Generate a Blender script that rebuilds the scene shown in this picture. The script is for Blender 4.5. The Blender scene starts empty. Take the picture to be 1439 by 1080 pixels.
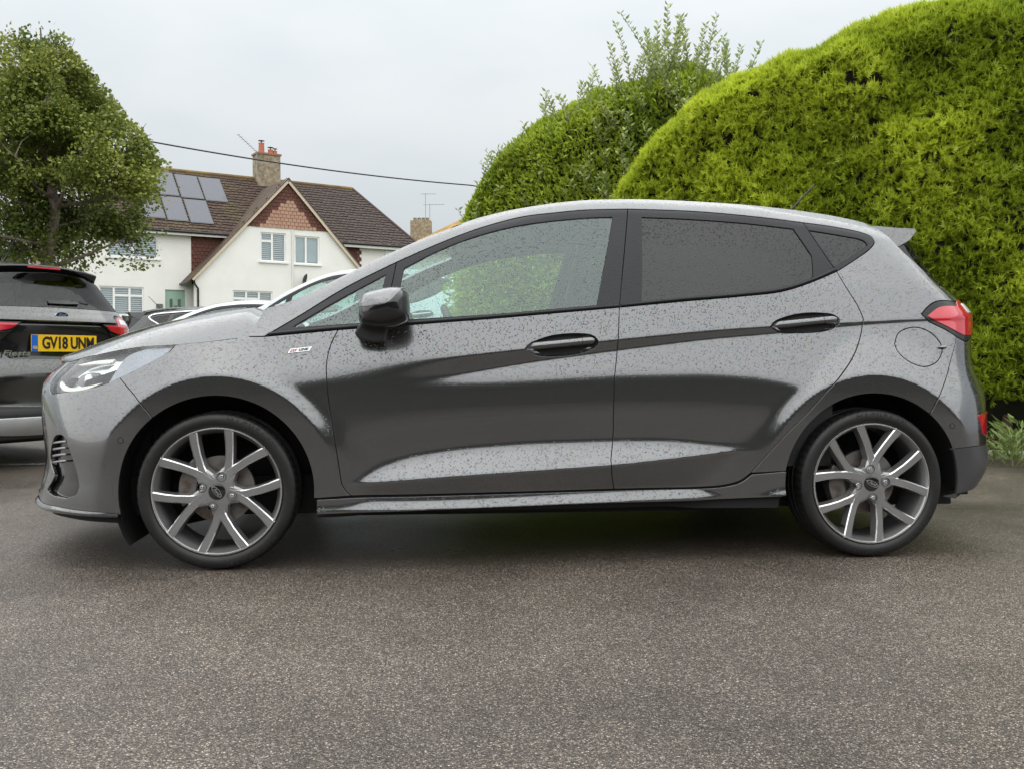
import bpy, bmesh, math, random
import numpy as np
from mathutils import Vector, Matrix, geometry
R = math.radians
random.seed(7); rng = np.random.default_rng(7)
scene = bpy.context.scene
COL = scene.collection

# ------------------------------------------------------------------ camera
FPX, CX, CD, CH, YAW, PITCH = 1350.0, .7524, 3.5712, .7762, .0923, .0271
cam_d = bpy.data.cameras.new('camera'); cam = bpy.data.objects.new('camera', cam_d); COL.objects.link(cam)
cam_d.sensor_fit = 'HORIZONTAL'; cam_d.sensor_width = 36; cam_d.lens = 36 * FPX / 1439
cam_d.clip_start = .05; cam_d.clip_end = 3000
cam.location = (CX, -CD, CH); cam.rotation_euler = (math.pi / 2 - PITCH, 0, -YAW)
scene.camera = cam

# ------------------------------------------------------------------ overcast sky, soft sun, exposure
SUN_EL, SUN_AZ = R(58), R(205)          # azimuth clockwise from +Y
world = bpy.data.worlds.new('World'); scene.world = world; world.use_nodes = True
wn, wl = world.node_tree.nodes, world.node_tree.links
wn.clear()
def WN(t, **k):
    n = wn.new(t)
    for a, b in k.items(): setattr(n, a, b)
    return n
out = WN('ShaderNodeOutputWorld'); bg = WN('ShaderNodeBackground'); wl.new(bg.outputs[0], out.inputs[0])
sky = WN('ShaderNodeTexSky', sky_type='NISHITA', sun_disc=False, sun_elevation=SUN_EL, sun_rotation=SUN_AZ, air_density=1.0, dust_density=3.0)
tc = WN('ShaderNodeTexCoord'); sep = WN('ShaderNodeSeparateXYZ'); wl.new(tc.outputs['Generated'], sep.inputs[0])
# standard overcast luminance: (1 + 2 sin elevation) / 3 of the zenith
ma = WN('ShaderNodeMath', operation='MULTIPLY_ADD', use_clamp=False); wl.new(sep.outputs['Z'], ma.inputs[0]); ma.inputs[1].default_value = 2 / 3; ma.inputs[2].default_value = 1 / 3
mx = WN('ShaderNodeMath', operation='MAXIMUM'); wl.new(ma.outputs[0], mx.inputs[0]); mx.inputs[1].default_value = .3
nz = WN('ShaderNodeTexNoise'); nz.inputs['Scale'].default_value = 2.6; nz.inputs['Detail'].default_value = 5; nz.inputs['Roughness'].default_value = .5
mp = WN('ShaderNodeMapping'); mp.inputs['Scale'].default_value = (1, 1, 2.6); wl.new(tc.outputs['Generated'], mp.inputs[0]); wl.new(mp.outputs[0], nz.inputs['Vector'])
cr = WN('ShaderNodeValToRGB'); wl.new(nz.outputs['Fac'], cr.inputs[0])
cr.color_ramp.elements[0].position = .3; cr.color_ramp.elements[0].color = (.80, .865, .90, 1)
cr.color_ramp.elements[1].position = .72; cr.color_ramp.elements[1].color = (.98, 1.0, 1.0, 1)
mul = WN('ShaderNodeVectorMath', operation='SCALE'); wl.new(cr.outputs[0], mul.inputs[0]); wl.new(mx.outputs[0], mul.inputs['Scale'])
ZEN = 9.2                                  # cloud deck radiance at the zenith, before the background strength
mul2 = WN('ShaderNodeVectorMath', operation='SCALE'); wl.new(mul.outputs[0], mul2.inputs[0]); mul2.inputs['Scale'].default_value = ZEN
mix = WN('ShaderNodeMix', data_type='RGBA'); mix.inputs[0].default_value = .93
wl.new(sky.outputs[0], mix.inputs[6]); wl.new(mul2.outputs[0], mix.inputs[7]); wl.new(mix.outputs[2], bg.inputs[0])
bg.inputs[1].default_value = .1
sun_d = bpy.data.lights.new('sun', 'SUN'); sun_d.energy = 1.5; sun_d.angle = R(165); sun_d.color = (1, .97, .92)
sun = bpy.data.objects.new('sun', sun_d); COL.objects.link(sun)
sv = Vector((math.sin(SUN_AZ) * math.cos(SUN_EL), math.cos(SUN_AZ) * math.cos(SUN_EL), math.sin(SUN_EL)))
sun.rotation_euler = sv.to_track_quat('Z', 'Y').to_euler(); sun.location = (0, -10, 20)
vs = scene.view_settings
vs.view_transform = 'Standard'; vs.look = 'None'; vs.exposure = 1.0; vs.gamma = 1; vs.use_curve_mapping = False
scene.cycles.max_bounces = 10; scene.cycles.transparent_max_bounces = 12; scene.cycles.glossy_bounces = 4
scene.cycles.use_denoising = True

# ------------------------------------------------------------------ helpers
def proj(x, y, z):
    dx, dy, dz = x - CX, y + CD, z - CH
    r = dx * math.cos(YAW) - dy * math.sin(YAW); fw = dx * math.sin(YAW) + dy * math.cos(YAW)
    d = fw * math.cos(PITCH) - dz * math.sin(PITCH); v = dz * math.cos(PITCH) + fw * math.sin(PITCH)
    return 719.5 + FPX * r / d, 540 - FPX * v / d
def ray(px, py):
    a, b = (px - 719.5) / FPX, (540 - py) / FPX
    fw, up = math.cos(PITCH) + math.sin(PITCH) * b, math.cos(PITCH) * b - math.sin(PITCH)
    return Vector((a * math.cos(YAW) + fw * math.sin(YAW), -a * math.sin(YAW) + fw * math.cos(YAW), up))
def at(px, py, depth):                      # point seen at a pixel, this many metres ahead
    return Vector((CX, -CD, CH)) + ray(px, py) * depth
def atY(px, py, Y):
    d = ray(px, py); return Vector((CX, -CD, CH)) + d * ((Y + CD) / d.y)

MATS = {}
class NT:
    def __init__(s, name):
        s.m = bpy.data.materials.new(name); s.m.use_nodes = True; s.n = s.m.node_tree.nodes; s.l = s.m.node_tree.links
        s.b = s.n['Principled BSDF']; s.o = s.n['Material Output']; s._tc = None
    def tc(s):
        if not s._tc: s._tc = s.n.new('ShaderNodeTexCoord')
        return s._tc.outputs['Object']
    def node(s, t, ins=None, **k):
        n = s.n.new(t)
        for a, b in k.items(): setattr(n, a, b)
        for a, b in (ins or {}).items(): s.put(n.inputs[a], b)
        return n
    def put(s, sock, v):
        if isinstance(v, bpy.types.NodeSocket): s.l.new(v, sock)
        else: sock.default_value = v
    def set(s, **k):
        for a, b in k.items(): s.put(s.b.inputs[a.replace('_', ' ')], b)
        return s
    def noise(s, scale, detail=3, rough=.55, vec=None):
        return s.node('ShaderNodeTexNoise', {'Vector': vec or s.tc(), 'Scale': scale, 'Detail': detail, 'Roughness': rough}).outputs['Fac']
    def ramp(s, fac, stops):
        n = s.node('ShaderNodeValToRGB', {0: fac}); e = n.color_ramp.elements
        while len(e) < len(stops): e.new(.5)
        for q, (p, c) in zip(e, stops): q.position = p; q.color = (c, c, c, 1) if not hasattr(c, '__len__') else (*c, 1)
        return n.outputs[0]
    def math(s, op, a, b=0, c=None):
        n = s.node('ShaderNodeMath', operation=op); s.put(n.inputs[0], a); s.put(n.inputs[1], b)
        if c is not None: s.put(n.inputs[2], c)
        return n.outputs[0]
    def mixc(s, f, a, b, bt='MIX'):
        n = s.node('ShaderNodeMix', data_type='RGBA', blend_type=bt); s.put(n.inputs[0], f)
        s.put(n.inputs[6], a if not isinstance(a, tuple) else (*a, 1)); s.put(n.inputs[7], b if not isinstance(b, tuple) else (*b, 1))
        return n.outputs[2]
    def bump(s, h, strength=.3, dist=.01, normal=None):
        n = s.node('ShaderNodeBump', {'Height': h, 'Strength': strength, 'Distance': dist})
        if normal: s.put(n.inputs['Normal'], normal)
        return n.outputs[0]
    def droplets(s, scale=165, amount=.45, upright=True):
        d = s._drops(scale, amount)
        if not upright: return d
        g = s.node('ShaderNodeNewGeometry'); z = s.node('ShaderNodeSeparateXYZ', {0: g.outputs['Normal']}).outputs['Z']   # rain beads on what faces the sky, runs off what does not
        mr = s.node('ShaderNodeMapRange', {0: z, 1: .07, 2: .22, 3: .0, 4: 1.0}); return s.math('MULTIPLY', d, mr.outputs[0])
    def _drops(s, scale, amount):
        """beads of rain: a dome in some cells of a Voronoi pattern"""
        v = s.node('ShaderNodeTexVoronoi', {'Vector': s.tc(), 'Scale': scale, 'Randomness': 1.0})
        sepc = s.node('ShaderNodeSeparateColor', {0: v.outputs['Color']})
        rad = s.math('MULTIPLY', s.math('MAXIMUM', s.math('SUBTRACT', sepc.outputs[0], 1 - amount), 0), .62 / amount)
        q = s.math('DIVIDE', v.outputs['Distance'], s.math('MAXIMUM', rad, .02))
        return s.math('SQRT', s.math('MAXIMUM', s.math('SUBTRACT', 1.0, s.math('MULTIPLY', q, q)), 0))
def mat(name, color, rough=.5, metal=0, **k):
    if name in MATS: return MATS[name]
    t = NT(name); t.set(Base_Color=(*color, 1), Roughness=rough, Metallic=metal)
    for a, b in k.items(): t.set(**{a: b})
    MATS[name] = t.m; return t.m
def paint(name, col, flake=.3, drops=True):
    if name in MATS: return MATS[name]
    t = NT(name)
    fl = t.node('ShaderNodeTexVoronoi', {'Vector': t.tc(), 'Scale': 900.0}).outputs['Color']
    c = t.mixc(flake, col, t.mixc(1.0, fl, tuple(2 * x for x in col), 'MULTIPLY'))
    t.set(Base_Color=c, Metallic=.92, Roughness=.2, Coat_Weight=1.0, Coat_Roughness=.02)
    if drops:
        d = t.droplets(205, .42); nb = t.bump(d, .9, .0030)
        t.set(Normal=nb, Coat_Normal=nb)
    MATS[name] = t.m; return t.m
def glass(name, tint, drops=True, f0=.055, rough=0.0):
    """thin sheet of glass: tinted see-through plus mirror reflection by Fresnel"""
    if name in MATS: return MATS[name]
    t = NT(name); t.n.remove(t.b)
    tr = t.node('ShaderNodeBsdfTransparent', {'Color': (*tint, 1)})
    gl = t.node('ShaderNodeBsdfGlossy', {'Color': (*[.35 + .65 * x for x in tint], 1), 'Roughness': .02 + rough})
    ge = t.node('ShaderNodeNewGeometry'); dt = t.node('ShaderNodeVectorMath', operation='DOT_PRODUCT'); t.l.new(ge.outputs['Normal'], dt.inputs[0]); t.l.new(ge.outputs['Incoming'], dt.inputs[1])
    fac = t.math('MULTIPLY_ADD', t.math('POWER', t.math('SUBTRACT', 1.0, t.math('ABSOLUTE', dt.outputs['Value'])), 4.5), 1 - f0, f0)
    mxs = t.node('ShaderNodeMixShader')
    if drops:
        d = t.droplets(190, .48); nb = t.bump(d, .95, .004); t.l.new(nb, gl.inputs['Normal'])
        df = t.node('ShaderNodeBsdfDiffuse', {'Color': (*[.10 + .25 * x for x in tint], 1)})
        m2 = t.node('ShaderNodeMixShader', {0: t.math('MULTIPLY', d, .45)}); t.l.new(tr.outputs[0], m2.inputs[1]); t.l.new(df.outputs[0], m2.inputs[2])
        t.l.new(m2.outputs[0], mxs.inputs[1])
    else: t.l.new(tr.outputs[0], mxs.inputs[1])
    t.put(mxs.inputs[0], fac); t.l.new(gl.outputs[0], mxs.inputs[2]); t.l.new(mxs.outputs[0], t.o.inputs[0])
    MATS[name] = t.m; return t.m

def tag(o, label=None, cat=None, group=None, kind=None):
    for k, v in (('label', label), ('category', cat), ('group', group), ('kind', kind)):
        if v: o[k] = v
    return o
def empty(name, loc, rz=0, sc=(1, 1, 1)):
    o = bpy.data.objects.new(name, None); COL.objects.link(o); o.location = loc; o.rotation_euler = (0, 0, rz); o.scale = sc
    o.empty_display_size = .2; return o
def link(name, me, m=None, parent=None, loc=None, rot=None, sc=None):
    o = bpy.data.objects.new(name, me); COL.objects.link(o)
    if m and not me.materials: me.materials.append(m)
    if parent: o.parent = parent
    if loc is not None: o.location = loc
    if rot is not None: o.rotation_euler = rot
    if sc is not None: o.scale = sc
    return o
def mesh(name, v, f, m=None, parent=None, smooth=False, **k):
    me = bpy.data.meshes.new(name); me.from_pydata([tuple(p) for p in v], [], [tuple(q) for q in f]); me.update()
    if smooth: me.polygons.foreach_set('use_smooth', [True] * len(me.polygons))
    return link(name, me, m, parent, **k)
class MB:
    def __init__(s): s.v = []; s.f = []
    def add(s, v, f):
        b = len(s.v); s.v += [tuple(p) for p in v]; s.f += [tuple(b + i for i in q) for q in f]; return s
    def box(s, x0, x1, y0, y1, z0, z1, M=None):
        v = [Vector((x, y, z)) for x in (x0, x1) for y in (y0, y1) for z in (z0, z1)]
        if M: v = [M @ p for p in v]
        return s.add(v, [(0, 1, 3, 2), (4, 6, 7, 5), (0, 4, 5, 1), (2, 3, 7, 6), (0, 2, 6, 4), (1, 5, 7, 3)])
    def tube(s, pts, r, n=8, caps=True):
        pts = [Vector(p) for p in pts]; rr = r if hasattr(r, '__len__') else [r] * len(pts); rings = []
        for i, p in enumerate(pts):
            d = (pts[min(i + 1, len(pts) - 1)] - pts[max(i - 1, 0)]).normalized()
            a = d.orthogonal().normalized() if i == 0 else (a - d * a.dot(d)).normalized()
            b = d.cross(a)
            rings.append([p + (a * math.cos(2 * math.pi * k / n) + b * math.sin(2 * math.pi * k / n)) * rr[i] for k in range(n)])
        v = [q for g in rings for q in g]
        f = [(i * n + k, i * n + (k + 1) % n, (i + 1) * n + (k + 1) % n, (i + 1) * n + k) for i in range(len(pts) - 1) for k in range(n)]
        if caps: f += [tuple(range(n - 1, -1, -1)), tuple((len(pts) - 1) * n + k for k in range(n))]
        return s.add(v, f)
    def lathe(s, prof, n=48, axis='Y', closed=False, cap=False):
        v = []; m = len(prof)
        for k in range(n):
            a = 2 * math.pi * k / n
            for (r, h) in prof:
                v.append((r * math.cos(a), h, r * math.sin(a)) if axis == 'Y' else (r * math.cos(a), r * math.sin(a), h))
        f = [(k * m + i, k * m + i + 1, ((k + 1) % n) * m + i + 1, ((k + 1) % n) * m + i) for k in range(n) for i in range(m - 1)]
        if closed: f += [(k * m + m - 1, k * m, ((k + 1) % n) * m, ((k + 1) % n) * m + m - 1) for k in range(n)]
        if cap: f += [tuple(k * m for k in range(n)), tuple(k * m + m - 1 for k in range(n - 1, -1, -1))]
        return s.add(v, f)
    def prism(s, poly, d0, d1, fn=None):         # 2-D outline extruded from d0 to d1; fn maps (a, b, d) to a point
        fn = fn or (lambda a, b, d: (a, d, b)); n = len(poly)
        v = [fn(a, b, d0) for a, b in poly] + [fn(a, b, d1) for a, b in poly]
        return s.add(v, [tuple(range(n)), tuple(range(2 * n - 1, n - 1, -1))] + [(i, i + n, (i + 1) % n + n, (i + 1) % n) for i in range(n)])
    def build(s, name, m, parent=None, smooth=False, bevel=0, **k):
        o = mesh(name, s.v, s.f, m, parent, **k)
        bm = bmesh.new(); bm.from_mesh(o.data)
        bmesh.ops.recalc_face_normals(bm, faces=bm.faces)
        if bevel:
            bmesh.ops.bevel(bm, geom=[e for e in bm.edges if len(e.link_faces) == 2 and e.calc_face_angle(0) > .5], offset=bevel, segments=2, affect='EDGES', profile=.6)
        bm.to_mesh(o.data); bm.free()
        if smooth: shade(o, smooth if smooth is not True else 40)
        return o
def shade(o, ang=40):
    me = o.data; me.polygons.foreach_set('use_smooth', [True] * len(me.polygons))
    bm = bmesh.new(); bm.from_mesh(me)
    for e in bm.edges: e.smooth = not (len(e.link_faces) == 2 and e.calc_face_angle(0) > R(ang))
    bm.to_mesh(me); bm.free()
def text_mesh(txt, size, ext=0, shear=0, space=1.0, bold=0):
    c = bpy.data.curves.new('t', 'FONT'); c.body = txt; c.size = size; c.extrude = ext; c.shear = shear; c.space_character = space; c.offset = bold
    c.align_x = 'CENTER'; c.align_y = 'CENTER'; c.resolution_u = 4
    o = bpy.data.objects.new('t', c); COL.objects.link(o); bpy.context.view_layer.update()
    me = bpy.data.meshes.new_from_object(o.evaluated_get(bpy.context.evaluated_depsgraph_get()))
    bpy.data.objects.remove(o); bpy.data.curves.remove(c); return me
def catmull(pts, step=.01, key=None):
    """smooth curve through points, resampled (list of 2-tuples)"""
    P = [np.array(p, float) for p in pts]
    if len(P) == 2: seg = P
    else:
        Q = [2 * P[0] - P[1]] + P + [2 * P[-1] - P[-2]]; seg = []
        for i in range(1, len(Q) - 2):
            a, b, c, d = Q[i - 1:i + 3]
            k0 = np.linalg.norm(b - a) ** .5 + 1e-9; k1 = np.linalg.norm(c - b) ** .5 + 1e-9; k2 = np.linalg.norm(d - c) ** .5 + 1e-9
            m1 = (c - b) + k1 * ((b - a) / k0 - (c - a) / (k0 + k1)); m2 = (c - b) + k1 * ((d - c) / k2 - (d - b) / (k1 + k2))
            for t in np.linspace(0, 1, 16, endpoint=False):
                h = t * t * (3 - 2 * t)
                seg.append((2 * t ** 3 - 3 * t ** 2 + 1) * b + (t ** 3 - 2 * t ** 2 + t) * m1 + h * c + (t ** 3 - t ** 2) * m2)
        seg.append(P[-1])
    seg = np.array(seg); L = np.concatenate([[0], np.cumsum(np.linalg.norm(np.diff(seg, axis=0), axis=1))])
    n = max(2, int(math.ceil(L[-1] / step)) + 1); q = np.linspace(0, L[-1], n)
    return [tuple(np.interp(t, L, seg[:, k]) for k in range(seg.shape[1])) for t in q]
# ------------------------------------------------------------------ the hatchback's body surface
YC = .8675                                  # car centre plane in world Y for the car the photo shows side-on
XF, XR, ZH = 0.0, 2.493, .2907              # axle stations, hub height
U0, U1, Z0, Z1, DU, DZ = -1.30, 3.50, .10, 1.50, .01, .004
def tab(x, pts):
    p = sorted(pts); xs = np.array([a for a, b in p]); ys = np.array([b for a, b in p])
    y = np.interp(x, xs, ys)
    for _ in range(2): y = (np.interp(x - .06, xs, ys) + np.interp(x + .06, xs, ys) + 2 * y) / 4
    return y
def sstep(t): t = np.clip(t, 0, 1); return t * t * (3 - 2 * t)
def flank(x, z):
    """half-width of the body at stations x (column) and heights z (row)"""
    x = x[:, None]; z = z[None, :]
    T = lambda pts: tab(x, pts)
    rail = T([(0, .90), (.158, .966), (.397, 1.075), (.64, 1.197), (.884, 1.298), (1.204, 1.384), (1.394, 1.409), (1.617, 1.416), (2.097, 1.397), (2.506, 1.345), (3, 1.27)])
    belt = T([(-1, .80), (-.14, .83), (.199, .863), (.507, .884), (1.031, .928), (1.482, .97), (1.997, 1.025), (2.3, 1.05), (3, 1.06)])
    crease = T([(-.9, .42), (-.5, .46), (-.28, .60), (-.1, .68), (.2, .695), (.405, .715), (.61, .751), (1.138, .809), (1.483, .844), (1.845, .88), (2.082, .897), (2.449, .917), (2.72, .932), (3.3, .95)])
    darkb = T([(-.9, .375), (-.5, .41), (-.28, .55), (-.1, .63), (.2, .645), (.405, .663), (.69, .688), (.9, .716), (1.138, .757), (1.483, .803), (1.845, .847), (2.082, .866), (2.449, .902), (2.72, .92), (3.3, .94)])
    dark2 = T([(-.9, .35), (-.5, .38), (-.28, .52), (-.1, .60), (.2, .61), (.405, .645), (.69, .676), (1.138, .692), (1.483, .712), (1.845, .718), (2.082, .70), (2.31, .64), (2.6, .62), (3.3, .60)])
    st = T([(.2, .30), (.44, .309), (.478, .325), (.661, .395), (.872, .428), (1.138, .447), (1.484, .455), (1.709, .453), (1.903, .430), (2.0, .424), (2.4, .42)])
    sb = T([(.2, .298), (.452, .309), (.871, .340), (1.484, .376), (1.903, .416), (2.0, .422), (2.4, .418)])
    sl = T([(.2, .258), (.871, .271), (1.468, .282), (1.849, .288), (2.4, .30)])
    sg = T([(.2, .236), (.871, .246), (1.468, .268), (1.849, .276), (2.4, .285)])
    so = T([(.2, .203), (.871, .215), (1.468, .231), (1.849, .239), (2.4, .25)])
    mid = sstep((x - .38) / .22) * (1 - sstep((x - 1.9) / .25))
    pil = 1 - sstep((x - .15) / .5)         # the foot of the windscreen pillar leans in more
    fr = 1 - sstep((x + .45) / .5)          # nose
    band = sstep((x - .5) / .5)
    levels = [  # (height, half blend, slope below it)
        (rail - .012, .012, 1.15), (rail - .05, .02, .50 + .25 * pil), ((rail + belt) / 2, .12, .38 + .4 * pil), (belt + .004, .012, .25 + .06 * fr + .11 * (1 - sstep((x - .15) / .5)) + .07 * sstep((x - 2.2) / .3)),
        (crease, .005 + .05 * (1 - band), -.13 * band + .03 * (1 - band)), (darkb, .006 + .03 * (1 - band), .25 * band), (dark2, .036, .012),
        ((dark2 + st) / 2, .05, -.05), (st, .034, .52 * mid), (sb, .004, -.24 * mid + .02 * (1 - mid)), (sl, .004, .10), (sg, .004, .42), (so, .006, -.75)]
    s = np.full(np.broadcast(x, z).shape, 1.9)
    prev = 1.9
    for h, d, sl_ in levels:
        s = s + (sl_ - prev) * sstep((h + d - z) / (2 * d)); prev = sl_
    dz = z[0, 1] - z[0, 0]
    w = np.cumsum(s[:, ::-1], axis=1)[:, ::-1] * dz
    k = int((.55 - z[0, 0]) / dz)
    W0 = .852 - .010 * ((x - 1.25) / 1.25) ** 4 - .02 * sstep((x - 2.6) / .6) - .02 * sstep((-.2 - x) / .5)
    w = w - w[:, k:k + 1] + W0
    for xc in (XF, XR):                      # wheel arch flares
        r = np.sqrt((x - xc) ** 2 + (z - ZH) ** 2)
        fl = .8545 + .0110 * sstep((z - ZH - .02) / .26) - np.maximum(0, r - .426) * (.06 + .50 * sstep(((z - ZH) / (r + 1e-6) - .1) / .8))
        fl = np.where(z < .1, -1, fl)
        kk = .004; m = np.maximum(w, fl); w = m + kk * np.log(np.exp((w - m) / kk) + np.exp((fl - m) / kk)) - 0
    return w
NOSE = [(506, 97), (513, 84), (524, 71), (533, 63.5), (542, 58.5), (553, 56.5), (575, 57), (605, 59.5), (625, 63), (644, 65), (667, 60), (680, 55.5), (703, 52), (712, 60), (740, 75)]
TAIL = [(250, 1225), (325, 1272), (340, 1280), (357, 1288), (400, 1321), (424, 1347), (433, 1360), (453, 1367), (482, 1365), (516, 1366), (530, 1373), (542, 1381), (562, 1386), (600, 1386), (624, 1385), (643, 1392), (650, 1390), (664, 1385), (688, 1369), (700, 1355), (740, 1340)]
class Surface:
    def __init__(s):
        s.u = np.arange(U0, U1 + 1e-9, DU); s.z = np.arange(Z0, Z1 + 1e-9, DZ)
        s.xg = np.arange(-.9, 3.2, .01); s.W = flank(s.xg, s.z)
        nz_ = len(s.z); s.X = np.zeros((len(s.u), nz_)); s.Wd = np.zeros_like(s.X)
        th = np.linspace(0, math.pi / 2, 120)
        def side(z_idx, xa, sgn, x0, target, p, L0):
            z = s.z[z_idx]; k = int(round((xa + .9) / .01)); wa = s.W[k, z_idx]
            L = L0
            ex, ew = np.sin(th) ** (2 / p), np.cos(th) ** (2 / p)
            for it in range(14):
                X = xa + sgn * L * ex
                kk = np.clip(((X + .9) / .01).astype(int), 0, len(s.xg) - 1)
                w = s.W[kk, z_idx] * ew
                pq = [proj(a, YC - b, z) for a, b in zip(X[::4], w[::4])]
                best = (min if sgn < 0 else max)(pq, key=lambda q: q[0])
                tx = np.interp(best[1], [a for a, b in target], [b for a, b in target])
                L += sgn * (tx - best[0]) / 320 * .8
                L = max(.12, min(1.2, L))
            return L
        Lf = np.array([side(j, -.25, -1, 0, NOSE, 2.15, .55) for j in range(0, nz_, 6)])
        xbs = lambda z: np.interp(z, [0, .95, 1.05, 1.2, 1.33, 1.5], [2.80, 2.80, 2.74, 2.58, 2.42, 2.25])
        Lr = np.array([side(j, xbs(s.z[j]), 1, 0, TAIL, 2.5, .45) for j in range(0, nz_, 6)])
        sm = lambda a: np.convolve(np.pad(a, 1, mode='edge'), [.25, .5, .25], 'valid')
        s.Lf = np.interp(s.z, s.z[::6], sm(Lf)); s.Lr = np.interp(s.z, s.z[::6], sm(sm(Lr)))
        for j in range(nz_):
            xb = xbs(s.z[j])
            for sgn, xa, L, p, ua, ub, x0 in ((-1, -.25, s.Lf[j], 2.15, -.25, U0, -.25), (1, xb, s.Lr[j], 2.5, 2.3, U1, 2.3)):
                X = xa + sgn * L * np.sin(th) ** (2 / p); ew = np.cos(th) ** (2 / p); ew[-1] = 0
                if x0 != xa:
                    pre = np.linspace(x0, xa, 40, endpoint=False) if xa > x0 else np.array([])
                    X = np.concatenate([pre, X]); ew = np.concatenate([np.ones(len(pre)), ew])
                w = np.array([np.interp(a, s.xg, s.W[:, j]) for a in np.clip(X, -.9, 3.19)]) * ew
                A = np.concatenate([[0], np.cumsum(np.hypot(np.diff(X), np.diff(w)))])
                uu = ua + (ub - ua) * A / A[-1]
                sel = (s.u <= ua) if sgn < 0 else (s.u >= ua)
                if sgn < 0: s.X[sel, j] = np.interp(-s.u[sel], -uu, X); s.Wd[sel, j] = np.interp(-s.u[sel], -uu, w)
                else: s.X[sel, j] = np.interp(s.u[sel], uu, X); s.Wd[sel, j] = np.interp(s.u[sel], uu, w)
            sel = (s.u > -.25) & (s.u < 2.3)
            s.X[sel, j] = s.u[sel]; s.Wd[sel, j] = np.interp(s.u[sel], s.xg, s.W[:, j])
        # coarse table for picking
        gu, gz = np.meshgrid(np.arange(-1.28, 3.48, .02), np.arange(.12, 1.49, .012), indexing='ij'); s.gu, s.gz = gu.ravel(), gz.ravel()
        P = s.P(s.gu, s.gz); N = s.N(s.gu, s.gz)
        vis = ((P - np.array([CX, -CD - YC, CH])) * N).sum(1) < 0
        pq = np.array([proj(a, b + YC, c) for a, b, c in P]); s.gp = np.where(vis[:, None], pq, 1e6)
    def P(s, u, z, off=0):
        u = np.atleast_1d(np.asarray(u, float)); z = np.atleast_1d(np.asarray(z, float))
        fu = np.clip((u - U0) / DU, 0, len(s.u) - 1.001); fz = np.clip((z - Z0) / DZ, 0, len(s.z) - 1.001)
        i = fu.astype(int); j = fz.astype(int); a = fu - i; b = fz - j
        g = lambda A: A[i, j] * (1 - a) * (1 - b) + A[i + 1, j] * a * (1 - b) + A[i, j + 1] * (1 - a) * b + A[i + 1, j + 1] * a * b
        p = np.stack([g(s.X), -g(s.Wd), z], 1)
        if np.ndim(off) or off: p = p + s.N(u, z) * np.reshape(off, (-1, 1))
        return p
    def N(s, u, z, e=.007):
        u = np.atleast_1d(np.asarray(u, float)); z = np.atleast_1d(np.asarray(z, float))
        uu0, uu1 = np.clip(u - e * 1.6, U0, U1), np.clip(u + e * 1.6, U0, U1); z0, z1 = np.clip(z - e, Z0, Z1), np.clip(z + e, Z0, Z1)
        du = s.P(uu1, z) - s.P(uu0, z); dz = s.P(u, z1) - s.P(u, z0)
        n = np.cross(du, dz); return n / (np.linalg.norm(n, axis=1, keepdims=True) + 1e-12)
    def pick(s, px, py):
        """surface coordinates seen at a pixel of the photograph"""
        k = np.argmin(((s.gp - [px, py]) ** 2).sum(1)); q = np.array([s.gu[k], s.gz[k]])
        def f(q): a = s.P(q[0], q[1])[0]; return np.array(proj(a[0], a[1] + YC, a[2])) - [px, py]
        for it in range(8):
            r = f(q)
            if abs(r).max() < .02: break
            J = np.stack([(f(q + [.004, 0]) - r) / .004, (f(q + [0, .004]) - r) / .004], 1)
            d = np.linalg.lstsq(J, r, rcond=.05)[0]; q = q - np.clip(d, -.03, .03)
            q = np.clip(q, [U0 + .01, Z0 + .01], [U1 - .01, Z1 - .01])
        return float(q[0]), float(q[1])
SF = Surface()
def uz(*pts): return [SF.pick(*p) for p in pts]
def pip(px, py, poly):
    x, y = px[:, None], py[:, None]; P = np.array(poly); Q = np.roll(P, -1, 0)
    c = ((P[None, :, 1] > y) != (Q[None, :, 1] > y)) & (x < (Q[None, :, 0] - P[None, :, 0]) * (y - P[None, :, 1]) / (Q[None, :, 1] - P[None, :, 1] + 1e-15) + P[None, :, 0])
    return c.sum(1) % 2 == 1
def area(poly): P = np.array(poly); Q = np.roll(P, -1, 0); return .5 * float((P[:, 0] * Q[:, 1] - Q[:, 0] * P[:, 1]).sum())
def clean(poly):
    o = []
    for p in poly:
        if not o or math.hypot(p[0] - o[-1][0], p[1] - o[-1][1]) > 1e-4: o.append(tuple(p))
    while math.hypot(o[0][0] - o[-1][0], o[0][1] - o[-1][1]) < 1e-4: o.pop()
    return o
def inset(poly, d):
    P = np.array(poly); A = P - np.roll(P, 1, 0); B = np.roll(P, -1, 0) - P
    na = np.stack([-A[:, 1], A[:, 0]], 1); na /= np.linalg.norm(na, axis=1, keepdims=True) + 1e-12
    nb = np.stack([-B[:, 1], B[:, 0]], 1); nb /= np.linalg.norm(nb, axis=1, keepdims=True) + 1e-12
    n = na + nb; l = np.linalg.norm(n, axis=1, keepdims=True); n = n / np.maximum(l, .3); k = 1 / np.maximum(l / 2, .5)
    return [tuple(q) for q in P + n * d * k]
def dense(path, step=.012):
    """outline given as a list of curves (each a list of points, smoothed on its own) joined end to end"""
    o = []
    for seg in path: o += catmull(seg, step)[:] if len(seg) > 1 else list(seg)
    return clean(o)
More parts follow.
